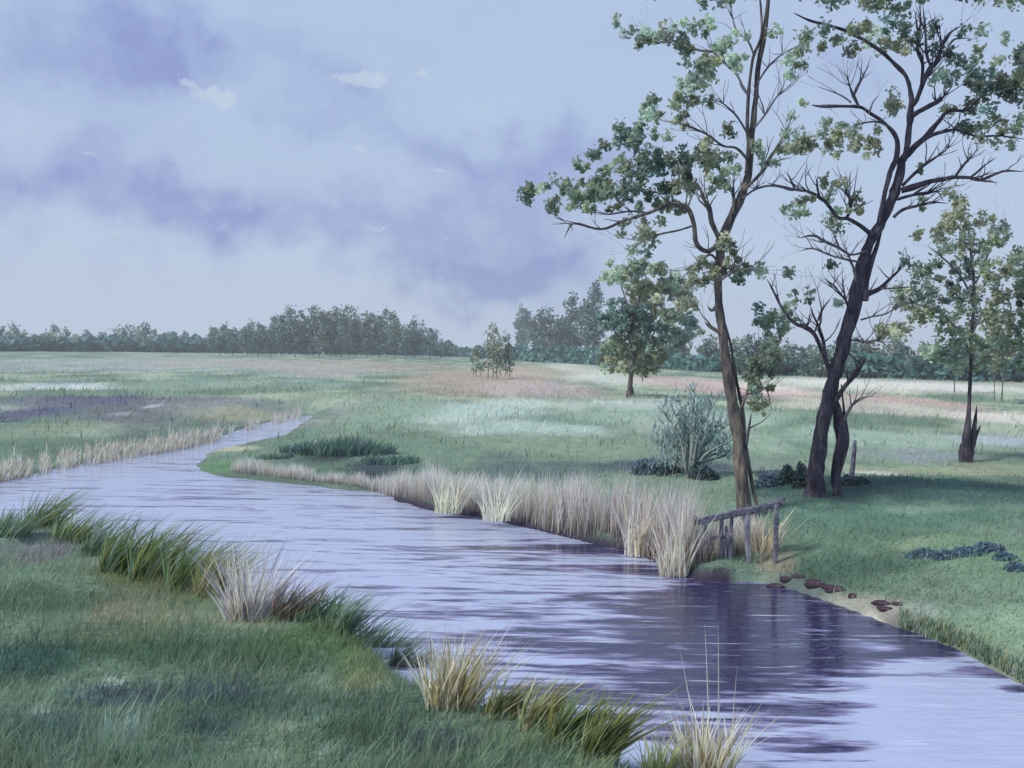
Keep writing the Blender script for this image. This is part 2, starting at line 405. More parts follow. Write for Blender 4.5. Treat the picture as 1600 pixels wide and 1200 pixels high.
# ---------------------------------------------------------------- ground
def spaced(a, b, fine0, fine1, step, grow):
    v = list(np.arange(fine0, fine1, step)); s = step
    while v[-1] < b: s *= grow; v.append(v[-1] + s)
    s = step
    while v[0] > a: s *= grow; v.insert(0, v[0] - s)
    return np.array(v)
xs = spaced(-420, 420, -7.5, 8.5, .07, 1.03)
ys = spaced(-25, 480, 2.5, 19, .07, 1.018)
GX, GY = np.meshgrid(xs, ys)
gx = GX.ravel(); gy = GY.ravel()
gd = sdist(gx, gy)
gh = height(gx, gy, gd)
gc = ground_colour(gx, gy, gd)
nx_, ny_ = len(xs), len(ys)
ii = np.arange(nx_ * ny_).reshape(ny_, nx_)
quads = np.stack([ii[:-1, :-1], ii[:-1, 1:], ii[1:, 1:], ii[1:, :-1]], -1).reshape(-1, 4)
def ground_material():
    m, t = material('turf'); n = t.nodes.new; l = t.links.new
    at = n('ShaderNodeAttribute'); at.attribute_name = 'Col'
    geo = n('ShaderNodeNewGeometry')
    mp = n('ShaderNodeMapping'); mp.inputs['Scale'].default_value = (1, .6, 1); l(geo.outputs['Position'], mp.inputs[0])
    a = n('ShaderNodeTexNoise'); a.inputs['Scale'].default_value = 3.0; a.inputs['Detail'].default_value = 8; a.inputs['Roughness'].default_value = .7
    l(mp.outputs[0], a.inputs['Vector'])
    b = n('ShaderNodeTexNoise'); b.inputs['Scale'].default_value = 40; b.inputs['Detail'].default_value = 4
    l(mp.outputs[0], b.inputs['Vector'])
    ad = n('ShaderNodeMath'); ad.operation = 'ADD'; l(a.outputs['Fac'], ad.inputs[0]); l(b.outputs['Fac'], ad.inputs[1])
    mr = n('ShaderNodeMapRange'); mr.inputs['From Min'].default_value = .7; mr.inputs['From Max'].default_value = 1.3
    mr.inputs['To Min'].default_value = .72; mr.inputs['To Max'].default_value = 1.28; l(ad.outputs[0], mr.inputs[0])
    vm = n('ShaderNodeVectorMath'); vm.operation = 'SCALE'; l(at.outputs['Color'], vm.inputs[0]); l(mr.outputs[0], vm.inputs['Scale'])
    p = n('ShaderNodeBsdfPrincipled'); p.inputs['Roughness'].default_value = .95; p.inputs['Specular IOR Level'].default_value = .1
    l(vm.outputs[0], p.inputs['Base Color'])
    bp = n('ShaderNodeBump'); bp.inputs['Strength'].default_value = .5; bp.inputs['Distance'].default_value = .04
    l(ad.outputs[0], bp.inputs['Height']); l(bp.outputs[0], p.inputs['Normal'])
    o = n('ShaderNodeOutputMaterial'); l(p.outputs[0], o.inputs[0]); return m
M_GROUND = ground_material()
tag(build('ground', np.stack([gx, gy, gh], 1), quads, M_GROUND, C=gc, smooth=True), kind='structure')

# ---------------------------------------------------------------- water
def water_material():
    m, t = material('river_water'); n = t.nodes.new; l = t.links.new
    geo = n('ShaderNodeNewGeometry')
    def nz(scale, det, rough, sx, sy, off=0, dist=0.0):
        mp = n('ShaderNodeMapping'); mp.inputs['Scale'].default_value = (sx, sy, 1); mp.inputs['Location'].default_value = (off, off, 0)
        l(geo.outputs['Position'], mp.inputs[0])
        k = n('ShaderNodeTexNoise'); k.inputs['Scale'].default_value = scale; k.inputs['Detail'].default_value = det; k.inputs['Roughness'].default_value = rough
        k.inputs['Distortion'].default_value = dist
        l(mp.outputs[0], k.inputs['Vector']); return k.outputs['Fac']
    def mth(op, a, b, clamp=False):
        k = n('ShaderNodeMath'); k.operation = op; k.use_clamp = clamp
        for i, v in enumerate((a, b)):
            if isinstance(v, (int, float)): k.inputs[i].default_value = v
            else: l(v, k.inputs[i])
        return k.outputs[0]
    sp = n('ShaderNodeSeparateXYZ'); l(geo.outputs['Position'], sp.inputs[0])
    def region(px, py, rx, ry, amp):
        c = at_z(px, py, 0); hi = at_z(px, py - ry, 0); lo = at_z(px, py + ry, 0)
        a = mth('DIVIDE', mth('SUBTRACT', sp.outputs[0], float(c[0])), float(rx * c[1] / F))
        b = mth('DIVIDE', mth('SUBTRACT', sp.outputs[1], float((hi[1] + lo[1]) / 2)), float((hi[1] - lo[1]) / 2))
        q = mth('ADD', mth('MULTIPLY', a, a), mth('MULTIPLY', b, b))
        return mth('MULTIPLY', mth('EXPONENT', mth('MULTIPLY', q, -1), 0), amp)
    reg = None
    for r in REFL_REG:
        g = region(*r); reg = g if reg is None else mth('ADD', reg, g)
    st = nz(1.0, 5, .6, .55, 3.6, 0, .4)             # long streaks across the stream, breaking up the painted reflections
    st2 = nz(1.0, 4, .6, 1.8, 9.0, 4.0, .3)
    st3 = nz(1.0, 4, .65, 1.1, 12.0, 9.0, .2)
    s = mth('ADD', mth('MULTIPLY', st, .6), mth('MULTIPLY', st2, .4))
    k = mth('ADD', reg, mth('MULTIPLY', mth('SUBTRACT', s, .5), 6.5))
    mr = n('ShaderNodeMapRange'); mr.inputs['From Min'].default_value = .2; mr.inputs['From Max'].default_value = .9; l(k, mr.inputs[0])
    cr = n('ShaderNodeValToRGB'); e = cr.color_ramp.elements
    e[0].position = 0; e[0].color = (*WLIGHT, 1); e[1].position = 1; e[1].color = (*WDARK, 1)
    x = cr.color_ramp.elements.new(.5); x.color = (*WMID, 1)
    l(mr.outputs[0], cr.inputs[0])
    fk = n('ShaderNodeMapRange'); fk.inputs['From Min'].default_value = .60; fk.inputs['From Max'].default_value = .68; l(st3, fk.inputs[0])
    mxx = n('ShaderNodeMix'); mxx.data_type = 'RGBA'; l(mth('MULTIPLY', fk.outputs[0], .6), mxx.inputs['Factor']); l(cr.outputs[0], mxx.inputs['A']); mxx.inputs['B'].default_value = (.55, .6, .72, 1)  # pale sparkle highlights painted along thin streaks
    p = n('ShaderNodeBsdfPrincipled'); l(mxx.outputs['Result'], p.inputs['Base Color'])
    p.inputs['Roughness'].default_value = .05; p.inputs['IOR'].default_value = 1.38
    r1 = nz(1.0, 5, .55, 1.6, 7.0, 1.0, .3); r2 = nz(1.0, 3, .5, 9.0, 26.0, 2.0)
    hsum = mth('ADD', r1, mth('MULTIPLY', r2, .22))
    bp = n('ShaderNodeBump'); bp.inputs['Strength'].default_value = .5; bp.inputs['Distance'].default_value = .022
    l(hsum, bp.inputs['Height']); l(bp.outputs[0], p.inputs['Normal'])
    o = n('ShaderNodeOutputMaterial'); l(p.outputs[0], o.inputs[0]); return m
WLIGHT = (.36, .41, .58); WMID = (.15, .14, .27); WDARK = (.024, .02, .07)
REFL_REG = [(1150, 925, 110, 26, 1.1), (1150, 985, 90, 50, .8), (1290, 955, 90, 40, .9), (1270, 1020, 90, 50, .75), (1180, 1100, 200, 60, .3), (1450, 1000, 160, 22, .5), (1500, 1130, 160, 70, -.9), (620, 960, 220, 50, -.25), (1380, 988, 44, 12, .9), (1450, 1014, 44, 12, .9), (1520, 1042, 44, 12, .9), (1590, 1072, 50, 12, .9), (900, 860, 120, 10, .6), (1010, 890, 60, 10, .7), (300, 780, 200, 12, .1), (850, 955, 260, 50, .45), (950, 1030, 260, 60, .65), (1150, 980, 200, 60, .55), (800, 870, 250, 25, .3), (1150, 1100, 220, 80, .4), (300, 770, 160, 14, .25), (700, 800, 120, 14, .3)]  # reflections of trees, bank and sky painted into the water colour
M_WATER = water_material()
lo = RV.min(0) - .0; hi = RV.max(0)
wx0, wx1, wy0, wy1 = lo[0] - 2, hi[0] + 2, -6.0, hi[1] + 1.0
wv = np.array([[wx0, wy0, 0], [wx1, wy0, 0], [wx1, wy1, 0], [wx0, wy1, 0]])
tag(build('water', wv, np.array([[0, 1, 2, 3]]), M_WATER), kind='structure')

# ---------------------------------------------------------------- blades (reeds, grass)
def blades(P, H, W, lean, Cc, seg=3, curve=1.6, yaw=None, tipc=None):
    """P (n,3) base, H height, W width, lean (n,2) horizontal tip offset, Cc (n,3)"""
    n = len(P); yaw = rng.uniform(0, math.pi, n) if yaw is None else yaw
    wdir = np.stack([np.cos(yaw), np.sin(yaw), np.zeros(n)], 1)
    V = []; C = []
    for k in range(seg + 1):
        t = k / seg
        c = P + np.stack([lean[:, 0] * t ** curve, lean[:, 1] * t ** curve, H * t], 1)
        w = W * (1 - t) ** .7 * (.75 + .25 * (1 - t)) + W * .05
        if k == 0: w = W * .7
        V += [c - wdir * w[:, None] / 2, c + wdir * w[:, None] / 2]
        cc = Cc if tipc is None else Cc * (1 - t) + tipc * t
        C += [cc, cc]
    V = np.stack(V, 1); C = np.stack(C, 1)
    k = np.arange(seg)
    fq = np.stack([2 * k, 2 * k + 1, 2 * k + 3, 2 * k + 2], 1)
    Fq = (np.arange(n)[:, None, None] * (2 * seg + 2) + fq[None]).reshape(-1, 4)
    return V.reshape(-1, 3), Fq, C.reshape(-1, 3)

def palette(lst, n, jit=.12):
    ps = np.array([G_(*c) for c in lst]); i = rng.integers(0, len(ps), n)
    c = ps[i] * (1 + rng.normal(0, jit, (n, 1)))
    return c * .92 + c.mean(1, keepdims=True) * np.array([.08, .08, .08])

STRAW = [(222, 222, 206), (214, 216, 206), (208, 206, 184), (196, 186, 158), (226, 228, 220), (196, 192, 198), (182, 166, 150)]
STRAW_D = [(190, 184, 160), (150, 134, 128), (120, 104, 118), (176, 160, 120), (205, 205, 190), (98, 86, 108)]
GREEN = [(104, 124, 62), (88, 112, 64), (120, 138, 70), (96, 124, 92), (120, 148, 130), (134, 134, 70), (140, 160, 140)]
GREEN2 = [(110, 136, 100), (96, 124, 104), (128, 150, 130), (86, 110, 84), (140, 156, 150)]
OLIVE = [(134, 136, 88), (116, 124, 80), (150, 144, 104), (126, 142, 98), (184, 180, 146)]
KB = 1.0

# reed belt standing along the far bank: (px, base py, height px, density)
belt = [(365, 742, 26), (420, 748, 32), (470, 755, 26), (530, 760, 22), (590, 770, 26), (640, 785, 50), (690, 798, 64), (730, 805, 62), (790, 815, 60),
        (840, 828, 72), (900, 842, 84), (950, 852, 100), (1000, 868, 118), (1040, 886, 140), (1072, 900, 150), (1084, 900, 100), (1110, 898, 72), (1140, 892, 62), (1165, 886, 52), (1190, 880, 40)]
def belt_stuff():
    PP = []; HH = []; CC = []; WW = []
    bx = np.array(belt, float)
    for _ in range(15000):
        u = rng.uniform(0, 1)
        px = 362 + (1192 - 362) * u ** .85
        base = np.interp(px, bx[:, 0], bx[:, 1]); hp = np.interp(px, bx[:, 0], bx[:, 2])
        clump = vnoise(px / 17.0, 3.1, 61) * .6 + vnoise(px / 6.0, 9.1, 62) * .4
        if clump < .3 and rng.random() < .5: continue
        w = at_z(px, base, 0)
        back = abs(rng.normal(0, 1)) * min(.8, .006 * hp + .1)
        x, y = w[0] * (1 + back / w[1]) + rng.normal(0, .03), w[1] + .02 + back
        h = hp * w[1] / F * (.3 + .85 * clump + rng.uniform(-.4, .22)) * (1.0 - .25 * min(1, back))
        PP.append((x, y)); HH.append(max(.08, h)); WW.append(rng.uniform(.004, .011) * (1 + .25 * w[1] / 12))
        brown = ss(780, 1000, px) * .45
        CC.append(palette(STRAW_D if rng.random() < brown else STRAW, 1)[0])
    PP = np.array(PP); HH = np.array(HH); n = len(HH)
    z = np.maximum(height(PP[:, 0], PP[:, 1]), -.05)
    P = np.column_stack([PP, z])
    lean = np.column_stack([rng.normal(.02, .10, n), rng.normal(0, .06, n)]) * HH[:, None] * 1.6
    CC = np.array(CC); return blades(P, HH, np.array(WW), lean, CC * .68 * np.array([1, .95, 1.03]), tipc=np.minimum(CC * 1.9, .86))  # mauve stem bases, painting in the shadow low in the belt
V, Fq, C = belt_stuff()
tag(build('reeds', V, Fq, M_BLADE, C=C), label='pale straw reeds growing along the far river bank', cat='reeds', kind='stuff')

def fringe(line, n, hpx, pal, seed, wm=1.0, spread=.25, k=1.0):
    bx = np.array(line, float); px = rng.uniform(bx[0, 0], bx[-1, 0], n)
    keep = vnoise(px / 14.0, seed, 71) * .6 + vnoise(px / 5.0, seed, 72) * .4
    px = px[keep > .38]; kp = keep[keep > .38]; n = len(px)
    py = np.interp(px, bx[:, 0], bx[:, 1]); w = at_z(px, py, .05)
    back = np.abs(rng.normal(0, spread, n))
    x = w[:, 0] * (1 + back / w[:, 1]); y = w[:, 1] + back
    H = hpx * w[:, 1] / F * (.3 + kp) * rng.uniform(.6, 1.2, n)
    P = np.column_stack([x, y, height(x, y)])
    lean = np.column_stack([rng.normal(.1, .25, n), rng.normal(0, .1, n)]) * H[:, None]
    return blades(P, H, rng.uniform(.012, .03, n) * wm, lean, palette(pal, n) * k, seg=2)
V, Fq, C = fringe([(-120, 768), (0, 750), (60, 738), (150, 722), (250, 706), (330, 690), (380, 672), (470, 652)], 3600, 24, STRAW, 2.2, 1.5, .8)
tag(build('bank_grass', V, Fq, M_BLADE, C=C), label='pale dry grass edging the water on the left bank', cat='grass', kind='stuff')

V, Fq, C = fringe([(1405, 972), (1500, 1006), (1600, 1060), (1700, 1100)], 1900, 17, GREEN2 + [(160, 160, 120)], 4.4, .8, .12, 1.3)
tag(build('edge_grass', V, Fq, M_BLADE, C=C), label='green grass overhanging the water along the right bank', cat='grass', kind='stuff')

# short turf on the near bank and on the right bank
def turf(name, n, region, hmin, hmax, label, wscale=1.0, pal=None):
    x, y = region(n)
    d = sdist(x, y); k = d > .06; cc0 = ground_colour(x, y, d + .2); lum = cc0.mean(1); k &= ~((lum > .27) & (y < 12) & (x > 2.3)); x, y, d = x[k], y[k], d[k]
    z = height(x, y, d); c = ground_colour(x, y, d + .2)
    n = len(x); H = rng.uniform(hmin, hmax, n) * (.6 + .8 * fbm(x * 1.5, y * 1.5, 91)); P = np.column_stack([x, y, z - .01])
    lean = np.column_stack([rng.normal(.25, .35, n), rng.normal(0, .3, n)]) * H[:, None]
    c = c * (1 + rng.normal(.5, .11, (n, 1))) * np.array([1.08, 1.03, .93])
    c = c * (1 + rng.normal(0, .05, (n, 3)))
    V, Fq, C = blades(P, H, rng.uniform(.006, .014, n) * wscale, lean, c, seg=2)
    return tag(build(name, V, Fq, M_BLADE, C=C), label=label, cat='grass', kind='stuff')
def reg_near(n):
    y = 3.6 + (15 - 3.6) * rng.uniform(0, 1, n) ** 1.5; x = rng.uniform(-.62, .3, n) * y * 1.05
    k = nearside(x, y) < 30; d = sdist(x, y); near = nearside(x, y) < np.abs(d) + .05
    return x[near & k], y[near & k]
turf('turf_grass', 130000, reg_near, .035, .10, 'short bluish green grass covering the near left bank')
def reg_right(n):
    y = 6.5 + (60 - 6.5) * rng.uniform(0, 1, n) ** 2.0; x = rng.uniform(-.66, .62, n) * y
    d = sdist(x, y); near = nearside(x, y) < np.abs(d) + .05
    return x[~near], y[~near]
turf('meadow_grass', 150000, reg_right, .03, .085, 'short grey green grass covering the meadow beyond the river', 1.5)

def reg_far(n):
    y = 19 + 115 * rng.uniform(0, 1, n) ** 1.3; x = rng.uniform(-.6, .62, n) * y
    k = (sdist(x, y) > .4) & (rng.random(n) < ss(18, 44, y) * .9 + .1 * (fbm(x * .5, y * .5, 7) > .5)); return x[k], y[k]
turf('tall_meadow_grass', 60000, reg_far, .08, .24, 'taller pale and russet grasses over the far heath and plain', 4.5)
def reg_weeds(n):
    x, y = reg_near(n * 3); k = fbm(x * 1.6, y * 1.6, 123) > .53
    return x[k][:n], y[k][:n]
turf('tall_bank_grass', 9000, reg_weeds, .10, .22, 'longer uneven grass scattered over the near bank', 1.1)

# ---------------------------------------------------------------- tufts and tussocks: each is a thing
def tuft(name, px, py, hpx, wpx, n, pal, label, cat, group=None, leanx=.55, wide=(.008, .020), fan=.5, k=1.25, stalks=0, zb=None, children='blades', broad=.08):
    b = ground(px, py) if zb is None else at_z(px, py, zb)
    sc_ = b[1] / F
    o = empty(name, b, label=label, cat=cat, group=group)
    r = wpx * sc_ / 2
    ang = rng.uniform(0, 2 * math.pi, n); rr = r * np.sqrt(rng.uniform(0, 1, n))
    x = b[0] + rr * np.cos(ang); y = b[1] + rr * np.sin(ang) * .5
    z = np.maximum(height(x, y), -.15) - .02 if zb is None else np.full(n, b[2] - .02)
    H = hpx * 1.12 * sc_ * rng.uniform(.25, 1.0, n)
    lean = np.column_stack([leanx + fan * (x - b[0]) / max(r, .01) * .8 + rng.normal(0, .28, n), rng.normal(0, .25, n)]) * H[:, None]
    V, Fq, C = blades(np.column_stack([x, y, z]), H, rng.uniform(*wide, n) * np.where(rng.random(n) < broad, 2.2, 1), lean, palette(pal, n) * k, seg=4, curve=1.5, )
    build(children, V, Fq, M_BLADE, parent=o, C=C)
    if stalks:
        m = stalks; x = b[0] + rng.uniform(-r, r, m); y = b[1] + rng.uniform(-r, r, m) * .4
        H = hpx * sc_ * rng.uniform(.9, 1.35, m); lean = np.column_stack([rng.normal(leanx * .4, .12, m), rng.normal(0, .05, m)]) * H[:, None]
        V, Fq, C = blades(np.column_stack([x, y, np.full(m, b[2] - .02)]), H, rng.uniform(.004, .008, m), lean, palette([(222, 222, 196), (205, 200, 160)], m), seg=4, curve=1.4, yaw=rng.normal(0, .2, m))
        build('stalks', V, Fq, M_BLADE, parent=o, C=C)
    return o
TG = 'leaning grass tufts on the near bank'
tufts = [  # px, py, h, w, n, palette, label
 (15, 838, 48, 60, 120, GREEN2, 'grey green grass tuft at the left edge above the river'),
 (60, 838, 66, 60, 140, GREEN, 'tall green tuft second from the left edge with one long leaning blade'),
 (110, 848, 60, 60, 130, GREEN, 'olive green tuft with broad tips where the bank starts to fall away'),
 (150, 868, 66, 50, 120, GREEN2, 'pale sage tuft between the olive tuft and the long green clump'),
 (185, 893, 90, 70, 200, GREEN, 'left end of the long moss green clump of leaning grass'),
 (235, 905, 92, 70, 220, GREEN, 'bright moss green tuft in the middle of the long leaning clump'),
 (285, 922, 84, 64, 200, GREEN, 'dark moss green tuft left of the white dry tussock'),
 (325, 932, 86, 50, 150, OLIVE, 'olive brown tuft touching the white dry tussock'),
 (440, 968, 70, 50, 110, [(170, 140, 120), (150, 130, 110), (176, 160, 150), (120, 126, 110)], 'rust brown leaning blades right of the white dry tussock'),
 (490, 972, 62, 60, 130, GREEN2, 'sage green tuft sloping down after the rust brown blades'),
 (535, 990, 66, 60, 140, GREEN2, 'blue green tuft with long tips above the open water'),
 (585, 1008, 64, 60, 140, GREEN2, 'last blue green tuft before the bank turns down to the bottom'),
 (625, 1040, 56, 40, 90, [(150, 150, 130), (120, 134, 110), (110, 130, 130)], 'small grey tuft at the corner of the near bank'),
 (780, 1120, 70, 50, 130, OLIVE, 'olive tuft right of the yellowish dry tussock'),
 (830, 1140, 84, 44, 130, OLIVE, 'slim olive tuft with a pale seedy middle'),
 (880, 1160, 84, 50, 140, GREEN, 'green tuft of upright blades behind a pale leaf'),
 (930, 1180, 100, 50, 140, [(104, 112, 60), (124, 130, 74), (140, 150, 110)], 'tall green blades leaning right near the bottom edge'),
]
for (px, py, h, w, n, pal, lab) in tufts:
    tuft('grass_tuft', px, py, h, w, int(n * 1.7), pal, lab, 'grass tuft', TG, broad=.22, leanx=.75)
WHITE = [(222, 224, 216), (205, 208, 205), (214, 210, 190), (160, 150, 170), (180, 160, 150)]
YELL = [(214, 208, 180), (190, 178, 136), (206, 206, 196), (156, 142, 104), (146, 146, 104), (222, 222, 210)]
tuft('dry_tussock', 385, 968, 116, 70, 300, WHITE, 'white dry grass tussock fanning out on the near bank', 'tussock', leanx=.12, fan=.75, stalks=10)
tuft('dry_tussock', 705, 1105, 124, 80, 330, YELL, 'yellowish dry tussock on the near bank at bottom centre', 'tussock', leanx=.18, fan=.6, stalks=12)
tuft('dry_tussock', 1105, 1215, 120, 80, 230, YELL, 'dry tussock with the tallest stalks standing in the water at the bottom edge', 'tussock', leanx=.06, fan=.45, stalks=0, zb=0.02)
tuft('dry_tussock', 1030, 1215, 90, 50, 110, [(206, 208, 160), (190, 196, 130), (160, 170, 110)], 'slim yellow green tussock left of the tallest stalks', 'tussock', leanx=.05, fan=.35, zb=0.02)
# single tall stalks of the bottom tussock
def stalk(px0, py0, px1, py1, w, label):
    b = at_z(px0, py0, 0.0); tip = at_depth(px1, py1, b[1] + .05)
    o = tag(build('tall_stalk', *(blades(np.array([b - [0, 0, .1]]), np.array([tip[2] - b[2] + .1]), np.array([w]), np.array([[tip[0] - b[0], .05]]), palette([(216, 216, 190)], 1), seg=6, yaw=np.array([0.])))[:2], M_BLADE,
            C=np.repeat(palette([(216, 216, 190)], 1), 14, 0), origin=b), label=label, cat='stalk', group='tall stalks in the river at the bottom')
for a in [(1108, 1195, 1101, 975, .012, 'left of the two tallest straw stalks in front of the dark water'), (1122, 1195, 1122, 972, .013, 'tallest straw stalk rising in front of the dark water'),
          (1090, 1195, 1062, 1015, .010, 'thin pale stalk bending left of the two tallest'), (1098, 1198, 1052, 1075, .010, 'short pale stalk leaning far to the left'),
          (1140, 1195, 1152, 1040, .009, 'faint thin stalk right of the two tallest')]:
    stalk(*a)
# stronger clumps in the reed belt
tuft('reed_clump', 775, 812, 82, 44, 70, [(222, 224, 208), (214, 214, 190)], 'white reed clump with spread stems on the far bank', 'reed clump', leanx=.0, fan=.5, wide=(.012, .022), zb=.1)
tuft('reed_clump', 700, 800, 74, 46, 110, [(222, 224, 208), (205, 205, 180)], 'broad white reed clump left of the spread stems', 'reed clump', leanx=.03, fan=.3, wide=(.010, .022), zb=.08)
tuft('reed_clump', 1000, 866, 110, 50, 120, STRAW, 'tall straw reed clump where the belt rises toward the bush', 'reed clump', leanx=.03, fan=.2, wide=(.01, .02), zb=.03)
tuft('reed_clump', 1052, 900, 118, 44, 120, STRAW, 'tallest straw reed clump beside the broken fence', 'reed clump', leanx=.0, fan=.18, wide=(.01, .02), zb=.0)
tuft('reed_clump', 1195, 872, 70, 46, 110, [(200, 188, 160), (218, 214, 196), (186, 170, 140)], 'ochre grass clump under the right end of the fence', 'reed clump', leanx=.1, fan=.6, wide=(.01, .02))

# ---------------------------------------------------------------- tubes (trunks, limbs, poles)
def tube(P, Rd, sides=9, knob=.12, seed=0, sub=4):
    P = np.array(P, float); Rd = np.array(Rd, float)
    if sub > 1 and len(P) > 2:
        Q = []; q = []
        for i in range(len(P) - 1):
            p0 = P[max(i - 1, 0)]; p1 = P[i]; p2 = P[i + 1]; p3 = P[min(i + 2, len(P) - 1)]
            for j in range(sub):
                t = j / sub
                Q.append(.5 * ((2 * p1) + (-p0 + p2) * t + (2 * p0 - 5 * p1 + 4 * p2 - p3) * t * t + (-p0 + 3 * p1 - 3 * p2 + p3) * t ** 3))
                q.append(Rd[i] * (1 - t) + Rd[i + 1] * t)
        Q.append(P[-1]); q.append(Rd[-1]); P = np.array(Q); Rd = np.array(q)
    n = len(P); T = np.gradient(P, axis=0); T /= np.linalg.norm(T, axis=1)[:, None] + 1e-9
    up = np.array([0.3, 1, .2]); up /= np.linalg.norm(up)
    V = []
    a = np.linspace(0, 2 * math.pi, sides, endpoint=False)
    for i in range(n):
        u = np.cross(T[i], up); u /= np.linalg.norm(u) + 1e-9; v = np.cross(T[i], u)
        k = 1 + knob * 2 * (vnoise(np.cos(a) * 1.3 + 5, np.full(sides, i * .55 + seed * 7.7) + np.sin(a) * 1.3, seed) - .5)
        V.append(P[i] + (u[None] * np.cos(a)[:, None] + v[None] * np.sin(a)[:, None]) * (Rd[i] * k)[:, None])
    V = np.concatenate(V); i = np.arange(n - 1)[:, None] * sides; j = np.arange(sides)[None]
    j2 = (j + 1) % sides
    Fq = np.stack([i + j, i + j2, i + sides + j2, i + sides + j], -1).reshape(-1, 4)
    V = np.concatenate([V, P[:1], P[-1:]]); s0 = n * sides
    capa = [[s0, (k + 1) % sides, k, k] for k in range(sides)]
    cap = [[(n - 1) * sides + k, (n - 1) * sides + (k + 1) % sides, s0 + 1, s0 + 1] for k in range(sides)]
    F3 = [list(f) for f in Fq] + [[c[0], c[1], c[2]] for c in capa] + [[c[0], c[1], c[2]] for c in cap]
    return V, F3
def join(lst):
    V = []; Fc = []; o = 0
    for v, f in lst:
        V.append(v); Fc += [[k + o for k in q] for q in f]; o += len(v)
    return np.concatenate(V), Fc

LR = random.Random(5)
def limb_points(lst, Y0, dd0, dd1):
    n = len(lst); out = []; rad = []
    for i, (px, py, w) in enumerate(lst):
        t = i / max(1, n - 1); y = Y0 + dd0 * (1 - t) + dd1 * t
        out.append(at_depth(px, py, y)); rad.append(max(.0035, w * .31 * y / F * (.35 if i == n - 1 and w < 12 else 1)))
    return np.array(out), np.array(rad)
def twigs(P, Rd, n, length, seed):
    """side twigs springing from a limb"""
    r = random.Random(seed); out = []
    for _ in range(n):
        i = r.randrange(max(1, len(P) // 3), len(P)); p = P[i]; d = P[i] - P[i - 1]; d = d / (np.linalg.norm(d) + 1e-9)
        s = np.array([r.uniform(-1, 1), r.uniform(-.8, .8), r.uniform(-.3, 1)]); q = d * .7 + s * .8; q /= np.linalg.norm(q)
        ln = length * r.uniform(.4, 1); pp = [p]; c = p.copy()
        for k in range(4):
            q = q + np.array([r.uniform(-.3, .3), r.uniform(-.3, .3), r.uniform(-.15, .3)]); q /= np.linalg.norm(q); c = c + q * ln / 4; pp.append(c)
        r0 = min(Rd[i] * .5, .012)
        out.append(tube(pp, [r0, r0 * .8, r0 * .6, r0 * .45, .002], 4, 0, 1, 1))
        if r.random() < .7:
            q2 = q + np.array([r.uniform(-.8, .8), r.uniform(-.5, .5), r.uniform(-.2, .7)]); q2 /= np.linalg.norm(q2)
            out.append(tube([pp[2], pp[2] + q2 * ln * .2, pp[2] + q2 * ln * .42], [r0 * .5, r0 * .4, .002], 4, 0, 1, 1))
    return out

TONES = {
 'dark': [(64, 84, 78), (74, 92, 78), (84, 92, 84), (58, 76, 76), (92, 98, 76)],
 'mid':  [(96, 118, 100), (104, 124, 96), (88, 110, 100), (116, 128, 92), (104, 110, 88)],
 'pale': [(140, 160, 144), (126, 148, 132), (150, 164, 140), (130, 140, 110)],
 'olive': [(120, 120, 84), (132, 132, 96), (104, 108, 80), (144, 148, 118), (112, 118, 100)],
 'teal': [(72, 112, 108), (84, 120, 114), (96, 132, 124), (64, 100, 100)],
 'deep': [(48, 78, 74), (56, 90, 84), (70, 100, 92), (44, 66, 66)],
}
def leaves(blob_list, Y0, dab_px=8.0, per=8, leaf=.055, depth_jit=.8, k=.8, cover=1.25, seed=3):
    r = np.random.default_rng(seed); Vs = []; Cs = []
    for (px, py, rx, ry, tone) in blob_list:
        dens = cover
        if tone[-1] == '-': tone = tone[:-1]; dens = cover * .45
        yb = Y0 + r.normal(0, depth_jit * .5)
        nd = max(2, int(math.pi * rx * ry / (math.pi * dab_px ** 2) * dens))
        th = r.uniform(0, 2 * math.pi, nd); rr = np.sqrt(r.uniform(0, 1, nd)) * (.85 + .3 * r.uniform(0, 1, nd))
        qx = px + rx * rr * np.cos(th); qy = py + ry * rr * np.sin(th)
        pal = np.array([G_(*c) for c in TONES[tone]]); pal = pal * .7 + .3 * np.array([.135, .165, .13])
        sc_ = Y0 / F; m = per
        Yd = yb + r.normal(0, min(rx, ry) * sc_ * .8, nd)
        D = ray(qx, qy); C0 = D * (Yd / D[:, 1])[:, None] + np.array([0, 0, CAM_H])
        ds = dab_px * sc_ * r.uniform(.5, 1.2, nd)
        c = (C0[:, None, :] + r.normal(0, .5, (nd, m, 3)) * ds[:, None, None]).reshape(-1, 3)
        cc = pal[r.integers(0, len(pal), nd)] * (1 + r.normal(0, .14, (nd, 1)))
        cc = np.repeat(cc, m, 0) * (1 + r.normal(0, .1, (nd * m, 1)))
        q = nd * m
        nrm = r.normal(0, 1, (q, 3)) + np.array([0, -.3, .4]); nrm /= np.linalg.norm(nrm, axis=1)[:, None]
        u = np.cross(nrm, r.normal(0, 1, (q, 3))); u /= np.linalg.norm(u, axis=1)[:, None]; v = np.cross(nrm, u)
        sz = (leaf * r.uniform(.55, 1.3, q))[:, None]; u = u * sz; v = v * sz
        Vs.append(np.stack([c + u, c + u * .4 + v * .5, c - u * .45 + v * .48, c - u * .95, c - u * .4 - v * .5, c + u * .45 - v * .46], 1)); Cs.append(cc)
    V = np.concatenate(Vs).reshape(-1, 3); n = len(V) // 6
    Fq = np.arange(n * 6).reshape(n, 6)
    C = np.concatenate(Cs); C = C * .75 + C.mean(1, keepdims=True) * np.array([.25, .26, .25]); C = np.repeat(C, 6, 0) * k
    return V, Fq, C

